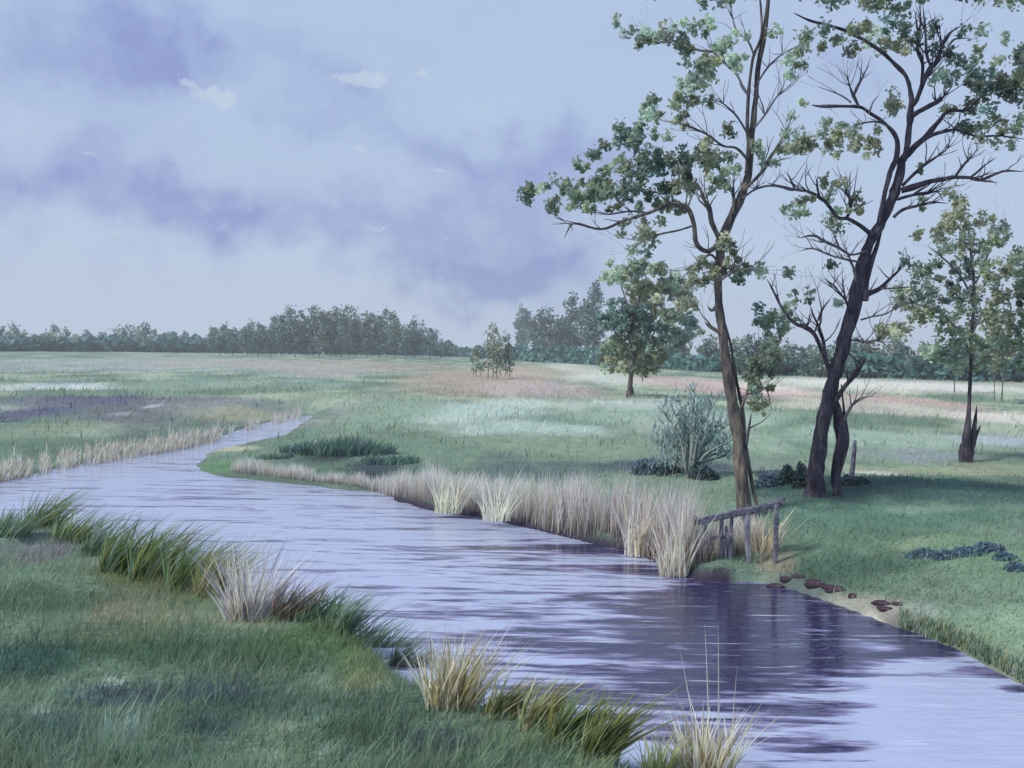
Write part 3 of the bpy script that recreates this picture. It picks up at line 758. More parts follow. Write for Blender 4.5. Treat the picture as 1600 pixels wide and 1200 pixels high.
# ---------------------------------------------------------------- tree A: slender tree whose foot stands in the reeds
def tree(name, base_px, label, trunk, limbs, blob_list, bark, group=None, Y0=None, leaf=.034, dab=9, twl=.55, twn=11, seed=3, per=30, cover=2.4, jit=.8, k=2.35, cat='tree', extra=None):
    b = ground(*base_px); Y0 = b[1]
    o = empty(name, b, label=label, cat=cat, group=group)
    parts = []
    for t in trunk:
        P, Rd = limb_points(t, Y0, 0, .15)
        if t is trunk[0]: P[0][2] = min(P[0][2], b[2]) - .12
        parts.append(tube(P, Rd, 12, .3, seed + len(parts), 5))
    V, Fc = join(parts); build('trunk', V, Fc, bark, parent=o, smooth=True)
    rr = random.Random(seed)
    for i, l in enumerate(limbs):
        P, Rd = limb_points(l, Y0, 0, rr.uniform(-.9, .9) * min(1, len(l) / 6)); 
        ps = [tube(P, Rd, 7, .22, seed + i + 20, 4)] + twigs(P, Rd, twn if len(l) > 3 else 2, twl * rr.uniform(.7, 1.2), seed * 100 + i)
        V, Fc = join(ps); build('branch', V, Fc, bark if l[0][2] > 7 else M_TWIG, parent=o, smooth=True)
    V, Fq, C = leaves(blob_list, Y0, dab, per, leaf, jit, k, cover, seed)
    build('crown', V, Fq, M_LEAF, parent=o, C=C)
    return o

treeA = tree('slender_tree', (1162, 800), 'slender leaning tree with thin forked trunk rising from the reeds behind the broken fence',
 trunk=[[(1165, 800, 38), (1160, 760, 34), (1155, 700, 31), (1148, 650, 30), (1140, 600, 28), (1134, 560, 27), (1130, 525, 22), (1124, 485, 20), (1122, 445, 19), (1124, 405, 22), (1128, 377, 25),
         (1140, 345, 23), (1155, 315, 22), (1166, 285, 19), (1173, 250, 17), (1176, 200, 14), (1181, 150, 13), (1184, 110, 12), (1193, 60, 12), (1200, 0, 9), (1208, -90, 7), (1215, -200, 4)],
        [(1167, 270, 13), (1170, 230, 11), (1168, 190, 9), (1170, 140, 8), (1177, 90, 7), (1190, 50, 6), (1186, -20, 4), (1180, -110, 2)],
        [(1184, 795, 8), (1176, 760, 9), (1166, 700, 9), (1160, 640, 9), (1150, 590, 8), (1142, 540, 7), (1131, 500, 8)]],
 limbs=[[(1128, 380, 14), (1105, 392, 12), (1088, 380, 12), (1084, 350, 12), (1074, 326, 13), (1050, 318, 8), (1015, 332, 8), (975, 345, 8), (940, 358, 6), (905, 350, 6), (892, 352, 5), (882, 372, 4)],
        [(1124, 372, 12), (1112, 348, 13), (1108, 325, 12), (1100, 312, 8), (1092, 290, 5)],
        [(1145, 335, 9), (1146, 305, 8), (1133, 285, 7), (1120, 255, 6), (1105, 235, 4)],
        [(1172, 255, 8), (1152, 232, 7), (1130, 228, 6), (1105, 210, 5), (1078, 198, 5), (1062, 192, 4)],
        [(1166, 205, 6), (1150, 180, 5), (1130, 162, 4), (1112, 155, 3)],
        [(1170, 150, 6), (1160, 135, 8), (1152, 118, 5), (1132, 98, 6), (1115, 82, 5), (1090, 78, 6), (1068, 66, 6), (1040, 64, 6), (1022, 68, 4), (1006, 58, 3)],
        [(1178, 85, 6), (1168, 62, 5), (1152, 50, 5), (1145, 30, 4), (1140, 5, 3)],
        [(1183, 130, 5), (1200, 105, 5), (1222, 85, 4), (1250, 70, 3)],
        [(1178, 200, 6), (1195, 180, 5), (1215, 150, 4), (1240, 130, 3)],
        [(1160, 300, 8), (1178, 282, 8), (1196, 262, 8), (1212, 232, 5), (1228, 205, 4), (1240, 175, 2)],
        [(1160, 310, 7), (1180, 296, 6), (1205, 290, 5), (1235, 296, 4), (1262, 300, 2)],
        [(1084, 352, 6), (1060, 360, 5), (1030, 366, 5), (1005, 376, 4), (985, 392, 3)],
        [(1015, 333, 5), (985, 330, 5), (950, 335, 4), (930, 330, 3)],
        [(1124, 478, 8), (1112, 485, 8), (1106, 478, 5)], [(1130, 522, 9), (1112, 512, 11), (1102, 504, 7)],
        [(1122, 410, 7), (1110, 398, 6), (1090, 410, 5), (1070, 430, 3)], [(1124, 440, 6), (1145, 425, 5), (1170, 420, 4), (1190, 424, 2)],
        [(1158, 640, 8), (1172, 600, 8), (1184, 572, 6), (1200, 556, 4)], [(1160, 620, 6), (1178, 612, 5), (1196, 606, 4), (1206, 640, 2)],
        [(1166, 700, 6), (1170, 670, 8), (1174, 646, 4)]],
 blob_list=[(962, 32, 10, 9, 'pale'), (980, 48, 22, 7, 'pale-'), (1008, 52, 12, 8, 'pale'), (988, 70, 11, 9, 'olive'), (1018, 58, 26, 8, 'mid'), (1032, 48, 8, 10, 'olive'), (1052, 64, 22, 14, 'dark'), (1075, 75, 20, 10, 'olive'), (1060, 42, 14, 12, 'pale-'),
  (1090, 50, 14, 14, 'mid'), (1108, 36, 16, 10, 'pale'), (1092, 105, 22, 16, 'mid'), (1110, 95, 20, 12, 'olive'), (1085, 128, 22, 10, 'pale'), (1100, 118, 20, 10, 'mid'), (1090, 138, 12, 10, 'pale'), (1130, 70, 18, 14, 'pale'), (1150, 95, 16, 16, 'pale'), (1158, 60, 16, 10, 'pale-'),
  (1070, 152, 18, 12, 'mid'), (1082, 165, 12, 8, 'mid'), (1052, 166, 9, 8, 'mid'), (1024, 154, 6, 5, 'dark'), (1012, 176, 18, 12, 'pale'), (1025, 185, 9, 7, 'mid'), (1060, 180, 14, 8, 'mid'), (1062, 195, 10, 8, 'olive'), (1107, 160, 7, 8, 'mid'), (1138, 198, 12, 14, 'dark'),
  (985, 212, 22, 18, 'teal'), (1000, 215, 12, 18, 'mid'), (968, 222, 12, 10, 'mid'), (944, 223, 6, 14, 'mid'), (927, 243, 10, 14, 'mid'), (970, 196, 5, 8, 'mid'), (1025, 208, 8, 7, 'mid-'), (1040, 212, 7, 6, 'pale-'),
  (910, 262, 14, 10, 'mid'), (925, 280, 18, 14, 'mid'), (945, 268, 8, 9, 'mid'), (972, 258, 13, 14, 'mid'), (992, 268, 14, 16, 'dark'), (1020, 248, 18, 18, 'dark'), (1008, 240, 12, 14, 'mid'), (1040, 265, 20, 16, 'teal'), (1060, 245, 16, 20, 'dark'), (1078, 262, 18, 24, 'dark'), (1095, 245, 14, 20, 'dark'), (1110, 262, 12, 16, 'mid'), (1105, 232, 14, 14, 'olive'), (1135, 240, 12, 12, 'mid'), (1120, 285, 16, 20, 'pale'), (1150, 262, 12, 14, 'pale'),
  (824, 308, 11, 20, 'mid'), (842, 300, 6, 8, 'pale'), (862, 290, 10, 10, 'mid'), (866, 318, 14, 14, 'mid'), (884, 300, 10, 12, 'mid'), (895, 292, 12, 14, 'mid'), (892, 322, 7, 6, 'mid'), (918, 310, 22, 16, 'mid'), (938, 300, 16, 14, 'olive'), (925, 326, 14, 8, 'mid'), (950, 296, 20, 10, 'mid'), (970, 304, 22, 10, 'dark'), (990, 286, 20, 14, 'dark'), (1010, 302, 20, 10, 'dark'), (1035, 290, 18, 14, 'dark'), (1060, 292, 18, 12, 'olive'), (1082, 292, 10, 16, 'olive'), (962, 328, 16, 8, 'olive'), (1040, 318, 22, 10, 'mid'), (1064, 330, 16, 8, 'olive'), (995, 322, 8, 6, 'pale'),
  (970, 352, 12, 14, 'olive-'), (1008, 372, 16, 16, 'olive'), (1020, 350, 14, 10, 'olive-'), (988, 395, 9, 5, 'pale-'), (1010, 395, 7, 4, 'pale-'),
  (1136, 390, 12, 20, 'olive'), (1100, 425, 24, 18, 'olive'), (1088, 440, 14, 8, 'olive'), (1120, 412, 12, 16, 'olive'), (1140, 425, 14, 12, 'mid'), (1158, 415, 12, 16, 'dark'), (1178, 425, 14, 10, 'mid'), (1190, 422, 7, 8, 'pale'), (1152, 440, 8, 6, 'mid'),
  (1185, 578, 24, 20, 'mid'), (1175, 600, 14, 12, 'olive'), (1200, 560, 18, 12, 'mid'), (1212, 582, 14, 12, 'dark'), (1190, 632, 14, 12, 'olive'), (1210, 606, 10, 8, 'olive'), (1180, 620, 8, 14, 'mid'), (1202, 545, 12, 8, 'mid'),
  (1250, 230, 20, 12, 'olive'), (1238, 215, 14, 10, 'pale'), (1262, 222, 12, 12, 'olive'), (1222, 238, 10, 10, 'pale'), (1190, 235, 14, 16, 'pale-'), (1200, 250, 16, 16, 'pale-'), (1180, 225, 8, 10, 'mid'), (1230, 90, 12, 8, 'pale'), (1248, 80, 12, 9, 'mid'), (1262, 60, 9, 16, 'mid'), (1285, 78, 14, 10, 'mid'), (1248, 106, 12, 6, 'mid'), (1284, 46, 8, 10, 'mid'), (1303, 60, 6, 6, 'mid'), (1238, 118, 8, 5, 'pale'), (1210, 50, 12, 10, 'pale-'),
  (1020, -30, 60, 30, 'mid-'), (1110, -20, 60, 30, 'mid-'), (1180, -60, 60, 50, 'mid'), (1240, -30, 40, 30, 'mid-'), (1210, -160, 60, 60, 'mid')],
 bark=M_BARK_A, seed=3)

treeB = tree('twisted_tree', (1292, 772), 'tall dark twisted tree on the right bank with bare violet limbs',
 trunk=[[(1268, 790, 66), (1274, 768, 50), (1276, 740, 40), (1279, 710, 38), (1285, 670, 38), (1292, 635, 34), (1300, 600, 34), (1310, 565, 34), (1322, 525, 34), (1333, 480, 34), (1342, 440, 33), (1350, 405, 28), (1362, 375, 26), (1376, 350, 24),
         (1388, 325, 24), (1398, 300, 24), (1405, 275, 22), (1410, 250, 20), (1425, 234, 16), (1447, 213, 13), (1467, 190, 11), (1483, 173, 8), (1510, 172, 6), (1532, 152, 5), (1560, 130, 3)],
        [(1412, 250, 14), (1418, 225, 14), (1421, 195, 16), (1424, 165, 14), (1423, 145, 11), (1417, 122, 9), (1400, 102, 10), (1372, 77, 9), (1333, 53, 9), (1297, 40, 7), (1265, 32, 6), (1240, 20, 4)],
        [(1314, 792, 30), (1309, 765, 24), (1306, 735, 24), (1314, 690, 28), (1311, 655, 28), (1304, 625, 18)],
        [(1302, 775, 8), (1317, 720, 9), (1324, 690, 9), (1320, 650, 8), (1314, 600, 8)],
        [(1352, 470, 14), (1356, 430, 14), (1370, 385, 10), (1378, 358, 8)],
        [(1373, 350, 12), (1383, 300, 11), (1391, 270, 12), (1402, 240, 13), (1400, 215, 11), (1383, 193, 9), (1360, 177, 8), (1343, 167, 8), (1317, 166, 8), (1285, 166, 8), (1268, 164, 5)]],
 limbs=[[(1425, 165, 12), (1433, 155, 11), (1443, 127, 12), (1455, 106, 14), (1465, 95, 9), (1473, 68, 7), (1484, 52, 6), (1502, 40, 5)],
        [(1440, 130, 8), (1442, 100, 8), (1434, 80, 9), (1434, 52, 7), (1430, 20, 4)],
        [(1455, 105, 7), (1448, 85, 7), (1446, 50, 6), (1442, 10, 4)],
        [(1465, 98, 6), (1475, 85, 6), (1490, 62, 6), (1512, 60, 4)],
        [(1424, 182, 12), (1440, 172, 12), (1463, 160, 11), (1475, 150, 6), (1487, 136, 5)],
        [(1428, 232, 10), (1450, 215, 9), (1465, 208, 9), (1493, 203, 7), (1510, 208, 6), (1530, 214, 6), (1562, 212, 5), (1605, 218, 3)],
        [(1408, 298, 18), (1428, 292, 18), (1453, 284, 12), (1475, 280, 11), (1493, 277, 10), (1515, 278, 9), (1533, 281, 8), (1555, 272, 7), (1572, 267, 6), (1598, 268, 3)],
        [(1493, 276, 7), (1502, 262, 7), (1512, 250, 6), (1521, 243, 4)],
        [(1410, 290, 8), (1430, 270, 8), (1447, 256, 8), (1465, 244, 5), (1480, 232, 4), (1484, 214, 3)],
        [(1402, 312, 8), (1425, 305, 8), (1448, 302, 8), (1465, 300, 4), (1474, 314, 3)],
        [(1396, 340, 8), (1410, 328, 8), (1432, 322, 7), (1456, 316, 5), (1480, 318, 3)],
        [(1362, 368, 11), (1352, 358, 11), (1343, 352, 10), (1325, 342, 9), (1310, 340, 9), (1298, 325, 9), (1290, 316, 9), (1280, 308, 10), (1265, 300, 7), (1245, 297, 6), (1225, 292, 5), (1200, 286, 4)],
        [(1322, 342, 8), (1328, 330, 8), (1330, 315, 7), (1322, 302, 6), (1310, 292, 5)],
        [(1280, 306, 6), (1277, 292, 6), (1277, 278, 4)], [(1242, 296, 5), (1236, 282, 5), (1230, 270, 3)],
        [(1355, 392, 6), (1330, 398, 6), (1312, 388, 7), (1290, 378, 6), (1272, 368, 7), (1250, 372, 5)],
        [(1345, 410, 6), (1320, 405, 5), (1296, 398, 5), (1270, 388, 5), (1252, 392, 3)],
        [(1380, 193, 5), (1368, 190, 5), (1350, 192, 4), (1330, 198, 3)], [(1358, 177, 5), (1364, 160, 4), (1372, 150, 3)], [(1342, 166, 6), (1334, 150, 9), (1328, 135, 4), (1324, 118, 3)], [(1330, 160, 5), (1312, 148, 4), (1280, 136, 3)],
        [(1299, 590, 12), (1292, 568, 11), (1284, 547, 11), (1272, 522, 11), (1258, 511, 12), (1243, 506, 10), (1228, 490, 6), (1218, 474, 6), (1206, 450, 5), (1198, 436, 3)],
        [(1290, 560, 8), (1287, 535, 8), (1280, 512, 7), (1272, 495, 5), (1266, 478, 4)], [(1280, 500, 6), (1284, 485, 6), (1298, 466, 4)],
        [(1330, 490, 8), (1322, 470, 7), (1314, 460, 5), (1302, 445, 4), (1288, 436, 3)], [(1322, 470, 5), (1318, 450, 5), (1316, 432, 3)],
        [(1332, 500, 12), (1340, 475, 14), (1355, 460, 13), (1376, 450, 11), (1390, 436, 8), (1402, 425, 6), (1412, 412, 4), (1421, 404, 4)], [(1376, 451, 6), (1400, 450, 5), (1432, 448, 4)],
        [(1338, 442, 6), (1334, 420, 6), (1327, 402, 4), (1320, 385, 3)], [(1338, 530, 6), (1350, 535, 6), (1372, 532, 5), (1392, 545, 3)],
        [(1345, 500, 5), (1362, 495, 5), (1385, 490, 4), (1402, 478, 2)],
        [(1300, 640, 12), (1312, 615, 13), (1325, 598, 12), (1338, 583, 12), (1346, 570, 9), (1353, 558, 4)], [(1338, 586, 5), (1358, 582, 4), (1400, 580, 2)],
        [(1318, 660, 7), (1330, 635, 7), (1345, 622, 5), (1360, 620, 3)]],
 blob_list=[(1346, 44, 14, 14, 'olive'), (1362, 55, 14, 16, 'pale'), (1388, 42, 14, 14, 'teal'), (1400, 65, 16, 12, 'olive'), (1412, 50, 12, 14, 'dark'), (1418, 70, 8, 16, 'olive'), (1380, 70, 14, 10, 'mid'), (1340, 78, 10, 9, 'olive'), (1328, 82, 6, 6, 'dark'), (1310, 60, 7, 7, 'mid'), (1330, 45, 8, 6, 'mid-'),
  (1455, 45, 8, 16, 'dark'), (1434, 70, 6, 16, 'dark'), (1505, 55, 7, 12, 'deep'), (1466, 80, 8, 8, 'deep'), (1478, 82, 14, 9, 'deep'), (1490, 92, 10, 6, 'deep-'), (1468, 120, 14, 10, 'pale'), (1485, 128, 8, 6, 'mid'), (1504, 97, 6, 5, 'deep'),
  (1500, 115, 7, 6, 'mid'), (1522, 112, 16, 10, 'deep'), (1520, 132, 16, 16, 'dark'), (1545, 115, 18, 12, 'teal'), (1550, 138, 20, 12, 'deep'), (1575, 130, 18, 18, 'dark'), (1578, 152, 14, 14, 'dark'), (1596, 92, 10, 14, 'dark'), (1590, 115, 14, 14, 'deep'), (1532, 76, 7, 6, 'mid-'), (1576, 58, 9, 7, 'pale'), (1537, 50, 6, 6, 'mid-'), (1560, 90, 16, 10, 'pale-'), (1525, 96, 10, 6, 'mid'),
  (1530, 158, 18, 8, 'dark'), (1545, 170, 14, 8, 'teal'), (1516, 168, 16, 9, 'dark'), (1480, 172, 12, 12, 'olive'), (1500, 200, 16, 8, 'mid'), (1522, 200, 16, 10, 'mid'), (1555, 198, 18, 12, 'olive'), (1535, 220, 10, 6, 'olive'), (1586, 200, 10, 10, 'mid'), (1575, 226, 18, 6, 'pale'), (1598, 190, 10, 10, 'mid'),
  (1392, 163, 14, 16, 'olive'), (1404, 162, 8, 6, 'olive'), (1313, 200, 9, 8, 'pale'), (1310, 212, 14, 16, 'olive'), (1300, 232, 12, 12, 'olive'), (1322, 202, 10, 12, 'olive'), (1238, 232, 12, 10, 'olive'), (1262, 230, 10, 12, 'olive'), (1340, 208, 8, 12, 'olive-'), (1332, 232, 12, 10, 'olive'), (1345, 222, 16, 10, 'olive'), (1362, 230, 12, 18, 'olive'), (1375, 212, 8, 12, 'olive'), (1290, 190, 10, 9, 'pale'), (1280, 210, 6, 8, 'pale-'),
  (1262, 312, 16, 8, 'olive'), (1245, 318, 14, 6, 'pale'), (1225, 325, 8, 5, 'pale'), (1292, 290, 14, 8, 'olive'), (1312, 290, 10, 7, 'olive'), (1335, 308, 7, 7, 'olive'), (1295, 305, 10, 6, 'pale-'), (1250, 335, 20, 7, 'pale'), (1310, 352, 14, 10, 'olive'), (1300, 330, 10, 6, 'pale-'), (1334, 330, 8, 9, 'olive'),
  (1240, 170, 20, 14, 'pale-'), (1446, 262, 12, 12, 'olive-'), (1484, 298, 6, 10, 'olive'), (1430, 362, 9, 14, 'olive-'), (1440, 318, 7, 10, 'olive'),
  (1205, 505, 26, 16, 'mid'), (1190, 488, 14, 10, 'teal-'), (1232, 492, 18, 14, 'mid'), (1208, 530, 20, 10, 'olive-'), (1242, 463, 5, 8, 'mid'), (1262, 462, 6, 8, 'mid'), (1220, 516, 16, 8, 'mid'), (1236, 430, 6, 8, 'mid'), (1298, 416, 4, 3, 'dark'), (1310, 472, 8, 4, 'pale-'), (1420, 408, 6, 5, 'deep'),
  (1300, -20, 60, 30, 'mid-'), (1400, -20, 60, 40, 'mid'), (1480, -40, 60, 40, 'dark-'), (1560, -20, 50, 40, 'mid-'), (1640, 120, 50, 80, 'mid'), (1650, 250, 40, 30, 'mid')],
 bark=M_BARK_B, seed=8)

treeC = tree('bushy_tree', (1511, 722), 'olive leaved tree with a thin trunk and jagged broken stump at the right edge',
 trunk=[[(1509, 728, 26), (1508, 705, 26), (1512, 670, 16), (1514, 630, 9), (1516, 590, 8), (1518, 545, 8), (1520, 500, 9), (1522, 450, 8), (1518, 400, 7), (1512, 350, 5)],
        [(1515, 722, 16), (1518, 700, 16), (1523, 665, 10), (1526, 634, 4)], [(1514, 715, 12), (1522, 690, 12), (1532, 664, 4)]],
 limbs=[[(1519, 560, 6), (1500, 520, 5), (1470, 490, 5), (1430, 475, 4), (1400, 470, 3)], [(1520, 520, 6), (1535, 490, 6), (1560, 470, 5), (1590, 450, 4)], [(1521, 470, 6), (1500, 430, 5), (1470, 400, 4), (1450, 385, 3)],
        [(1521, 450, 5), (1535, 420, 5), (1550, 380, 4), (1560, 350, 3)], [(1518, 575, 5), (1540, 560, 4), (1560, 540, 4)], [(1519, 540, 4), (1500, 560, 4), (1480, 560, 3)]],
 blob_list=[(1480, 345, 18, 18, 'olive'), (1505, 325, 16, 16, 'olive'), (1500, 352, 22, 14, 'olive'), (1465, 365, 16, 16, 'olive'), (1538, 345, 14, 12, 'olive'), (1555, 352, 12, 12, 'olive'), (1572, 352, 12, 14, 'dark'), (1580, 375, 10, 10, 'mid'), (1545, 375, 20, 16, 'mid'), (1520, 380, 18, 14, 'dark'), (1475, 390, 16, 10, 'mid'), (1495, 395, 20, 14, 'olive'),
  (1440, 425, 18, 12, 'mid'), (1465, 418, 14, 18, 'dark'), (1500, 420, 20, 20, 'dark'), (1535, 415, 18, 20, 'mid'), (1560, 425, 20, 14, 'olive'), (1590, 410, 18, 16, 'mid'), (1440, 450, 22, 14, 'dark'), (1475, 455, 26, 16, 'dark'), (1510, 465, 26, 16, 'dark'), (1550, 458, 26, 18, 'olive'), (1590, 460, 18, 18, 'dark'),
  (1415, 468, 22, 16, 'olive'), (1405, 450, 14, 8, 'mid'), (1380, 520, 20, 12, 'olive'), (1400, 515, 20, 12, 'olive'), (1430, 500, 18, 12, 'olive'), (1440, 480, 14, 12, 'mid'), (1470, 490, 24, 14, 'mid'), (1505, 500, 24, 16, 'olive'), (1545, 495, 26, 18, 'mid'), (1585, 500, 24, 20, 'dark'), (1468, 522, 8, 12, 'olive'), (1490, 530, 24, 14, 'mid'), (1530, 535, 26, 16, 'mid'), (1575, 540, 26, 16, 'mid'),
  (1480, 560, 24, 12, 'mid'), (1455, 545, 20, 12, 'pale'), (1510, 570, 22, 10, 'mid'), (1550, 565, 24, 10, 'mid'), (1595, 570, 16, 14, 'mid'), (1640, 420, 50, 60, 'mid'), (1640, 520, 50, 50, 'mid')],
 bark=M_BARK_B, seed=12, leaf=.046, cover=2.3, jit=1.2)

treeD = tree('round_tree', (985, 622), 'small round headed tree alone on the meadow with a short brown trunk',
 trunk=[[(984, 626, 15), (984, 605, 12), (986, 585, 12), (988, 560, 12), (988, 530, 10), (990, 500, 8), (995, 470, 6)], [(978, 626, 5), (981, 612, 7), (985, 600, 6)], [(993, 624, 5), (989, 612, 6), (987, 600, 6)]],
 limbs=[[(988, 560, 7), (970, 530, 6), (955, 510, 4)], [(988, 550, 7), (1010, 520, 6), (1035, 500, 4)], [(990, 520, 5), (1020, 490, 5), (1060, 480, 3)], [(990, 500, 5), (975, 460, 4), (965, 430, 3)], [(992, 490, 5), (1005, 450, 4), (1010, 425, 3)]],
 blob_list=[(960, 432, 18, 14, 'pale'), (958, 415, 10, 8, 'pale-'), (990, 425, 14, 16, 'mid'), (1002, 415, 14, 10, 'mid'), (1030, 425, 14, 14, 'mid'), (1015, 450, 20, 12, 'olive'), (995, 460, 20, 18, 'olive'), (1048, 440, 18, 14, 'pale'), (1035, 455, 14, 10, 'olive'), (1025, 475, 10, 16, 'olive'), (1065, 460, 16, 18, 'olive'), (1070, 475, 16, 10, 'olive'), (1056, 440, 10, 8, 'olive'),
  (975, 480, 22, 18, 'teal'), (990, 500, 22, 18, 'deep'), (1010, 490, 14, 12, 'teal'), (955, 500, 22, 16, 'teal'), (1050, 495, 18, 12, 'mid'), (1075, 505, 14, 12, 'teal'), (1090, 518, 10, 8, 'pale'), (1030, 520, 24, 14, 'teal'), (1055, 528, 20, 12, 'deep'),
  (980, 535, 36, 20, 'mid'), (955, 545, 18, 14, 'mid'), (1010, 545, 26, 16, 'mid'), (950, 565, 12, 8, 'olive'), (948, 575, 9, 5, 'mid'), (975, 565, 22, 10, 'olive'), (1000, 568, 20, 10, 'olive'), (1015, 572, 14, 10, 'olive'), (1000, 580, 12, 6, 'olive'), (975, 575, 12, 8, 'olive'), (1030, 558, 16, 10, 'mid')],
 bark=M_BARK_A, seed=15, leaf=.11, dab=6.5, per=20, cover=3.4, jit=1.5, twn=2, twl=.8)

# ---------------------------------------------------------------- trees standing farther off
def tree_at(name, px, py, w, h, tone, label, seed, group=None, trunk_frac=.3, cover=1.5, leafpx=4.2, cat='tree', shape='round', stems=1):
    """one tree drawn up from the ground pixel of its foot; w, h in pixels of crown width and total height"""
    r = random.Random(seed)
    b = ground(px, py); Y0 = b[1]; s = Y0 / F
    o = empty(name, b, label=label, cat=cat, group=group)
    ps = []
    for k in range(stems):
        x0 = px + (k - (stems - 1) / 2) * w * .22
        P, Rd = limb_points([(x0, py + 1, max(1.6, w * .07)), (x0 + r.uniform(-2, 2), py - h * .3, max(1.3, w * .055)), (x0 + r.uniform(-3, 3), py - h * .6, max(1, w * .04)), (x0 + r.uniform(-3, 3), py - h * .9, .8)], Y0, 0, 0)
        P[0][2] = b[2] - .15
        ps.append(tube(P, Rd, 6, .15, seed + k, 2))
        for q in range(3):
            a = P[1] + (P[2] - P[1]) * r.random(); e = a + np.array([r.uniform(-.3, .3) * w * s, r.uniform(-.3, .3) * w * s, h * s * r.uniform(.1, .25)])
            ps.append(tube([a, (a + e) / 2 + np.array([0, 0, .02 * h * s]), e], [Rd[2] * .6, Rd[2] * .4, Rd[2] * .2], 5, 0, 1, 1))
    V, Fc = join(ps); build('trunk', V, Fc, M_BARK_A, parent=o, smooth=True)
    bl = []; tones = tone if isinstance(tone, list) else [tone]
    nb = 9 if w > 24 else 5
    for k in range(nb):
        t = trunk_frac + (1 - trunk_frac) * (k + .5) / nb
        f = math.sin(math.pi * min(1, (t - trunk_frac) / (1 - trunk_frac) * .85 + .12)) ** .6
        if shape == 'cone': f = 1.15 - .95 * (t - trunk_frac) / (1 - trunk_frac)
        bl.append((px + r.uniform(-.22, .22) * w * f, py - h * t, w * .30 * f * r.uniform(.8, 1.2), h * .11 * r.uniform(.9, 1.3), r.choice(tones)))
        bl.append((px + r.choice((-1, 1)) * r.uniform(.15, .3) * w * f, py - h * (t + r.uniform(-.05, .05)), w * .20 * f, h * .09, r.choice(tones)))
    V, Fq, C = leaves(bl, Y0, max(2.2, min(5, w * .14)), 5, leafpx / 1.9 * s, w * s * .35, 1.35, cover * 2.6, seed)
    build('crown', V, Fq, M_FAR, parent=o, C=C)
    return o

# dark teal group left of the round tree
GT = 'dark teal trees massed left of the round tree'
for i, (px, py, w, h, tn, lab) in enumerate([
    (818, 556, 30, 76, 'teal', 'narrow teal tree with a leaning top at the left end of the dark teal group'),
    (852, 560, 62, 76, ['teal', 'deep'], 'wide dark teal tree second from the left end of its group'),
    (893, 562, 40, 98, ['teal', 'deep'], 'teal tree with a pointed top in the middle of the dark group'),
    (930, 566, 52, 120, ['teal', 'teal', 'deep'], 'tallest dark teal tree just behind the round tree'),
    (880, 562, 70, 56, 'deep', 'low dark tree filling the foot of the teal group'),
    (1060, 574, 60, 58, ['teal', 'mid'], 'blue green bushy tree behind the right side of the round tree'),
    (1110, 578, 56, 48, ['teal', 'pale'], 'pale teal rounded tree seen just left of the slender trunk')]):
    tree_at('dense_tree', px, py, w, h, tn, lab, 300 + i, GT, trunk_frac=.12, cover=2.0, leafpx=5)

# background trees on the right
for i, (px, py, w, h, tn, lab) in enumerate([
    (1565, 632, 50, 130, ['mid', 'olive'], 'far tree with a dark paired trunk at the right edge'),
    (1553, 626, 34, 110, ['mid', 'teal'], 'far thin tree just left of the dark paired trunk'),
    (1492, 614, 44, 84, ['mid', 'teal'], 'far small tree left of the thin broken stump tree')]):
    tree_at('thin_tree', px, py, w, h, tn, lab, 330 + i, 'thin trees behind the meadow at the right', trunk_frac=.42, cover=1.1, leafpx=5)

# small thicket with several stems in the centre
for i, (px, py, w, h, tn, lab) in enumerate([
    (745, 590, 24, 48, ['mid', 'pale'], 'small pale shrubby tree left of the dark stems in the centre'),
    (770, 592, 34, 84, ['olive', 'pale'], 'light olive tree with two high dabs of leaves in the centre'),
    (790, 588, 30, 66, ['mid', 'teal'], 'small blue green tree right of the light olive one')]):
    tree_at('thicket_tree', px, py, w, h, tn, lab, 340 + i, 'small trees of the central thicket', trunk_frac=.16, cover=1.3, leafpx=4, stems=3)

# dark bare-topped wood, x 330..700, each tree its own
r_ = random.Random(4)
tops = [(335, 514), (380, 507), (420, 498), (445, 482), (480, 490), (512, 478), (545, 482), (575, 492), (600, 484), (640, 500), (670, 512), (700, 530)]
tx = np.array(tops, float)
MID_LAB = 'grey green tree in the dark wood on the horizon'
i = 0
for row in range(2):
    for px in np.arange(338 + row * 9, 700, 19):
        top = float(np.interp(px, tx[:, 0], tx[:, 1])) + r_.uniform(-6, 10) + row * 6
        base = 545 + (px / 1600) * 20 + 4 + row * 3
        tree_at('wood_tree', px + r_.uniform(-4, 4), base, r_.uniform(22, 34), base - top, r_.choice([['deep', 'teal'], ['teal', 'mid'], ['teal', 'deep'], ['mid', 'teal', 'dark']]), MID_LAB, 400 + i, 'trees of the dark wood on the horizon', trunk_frac=.22, cover=1.5, leafpx=3.6)
        i += 1
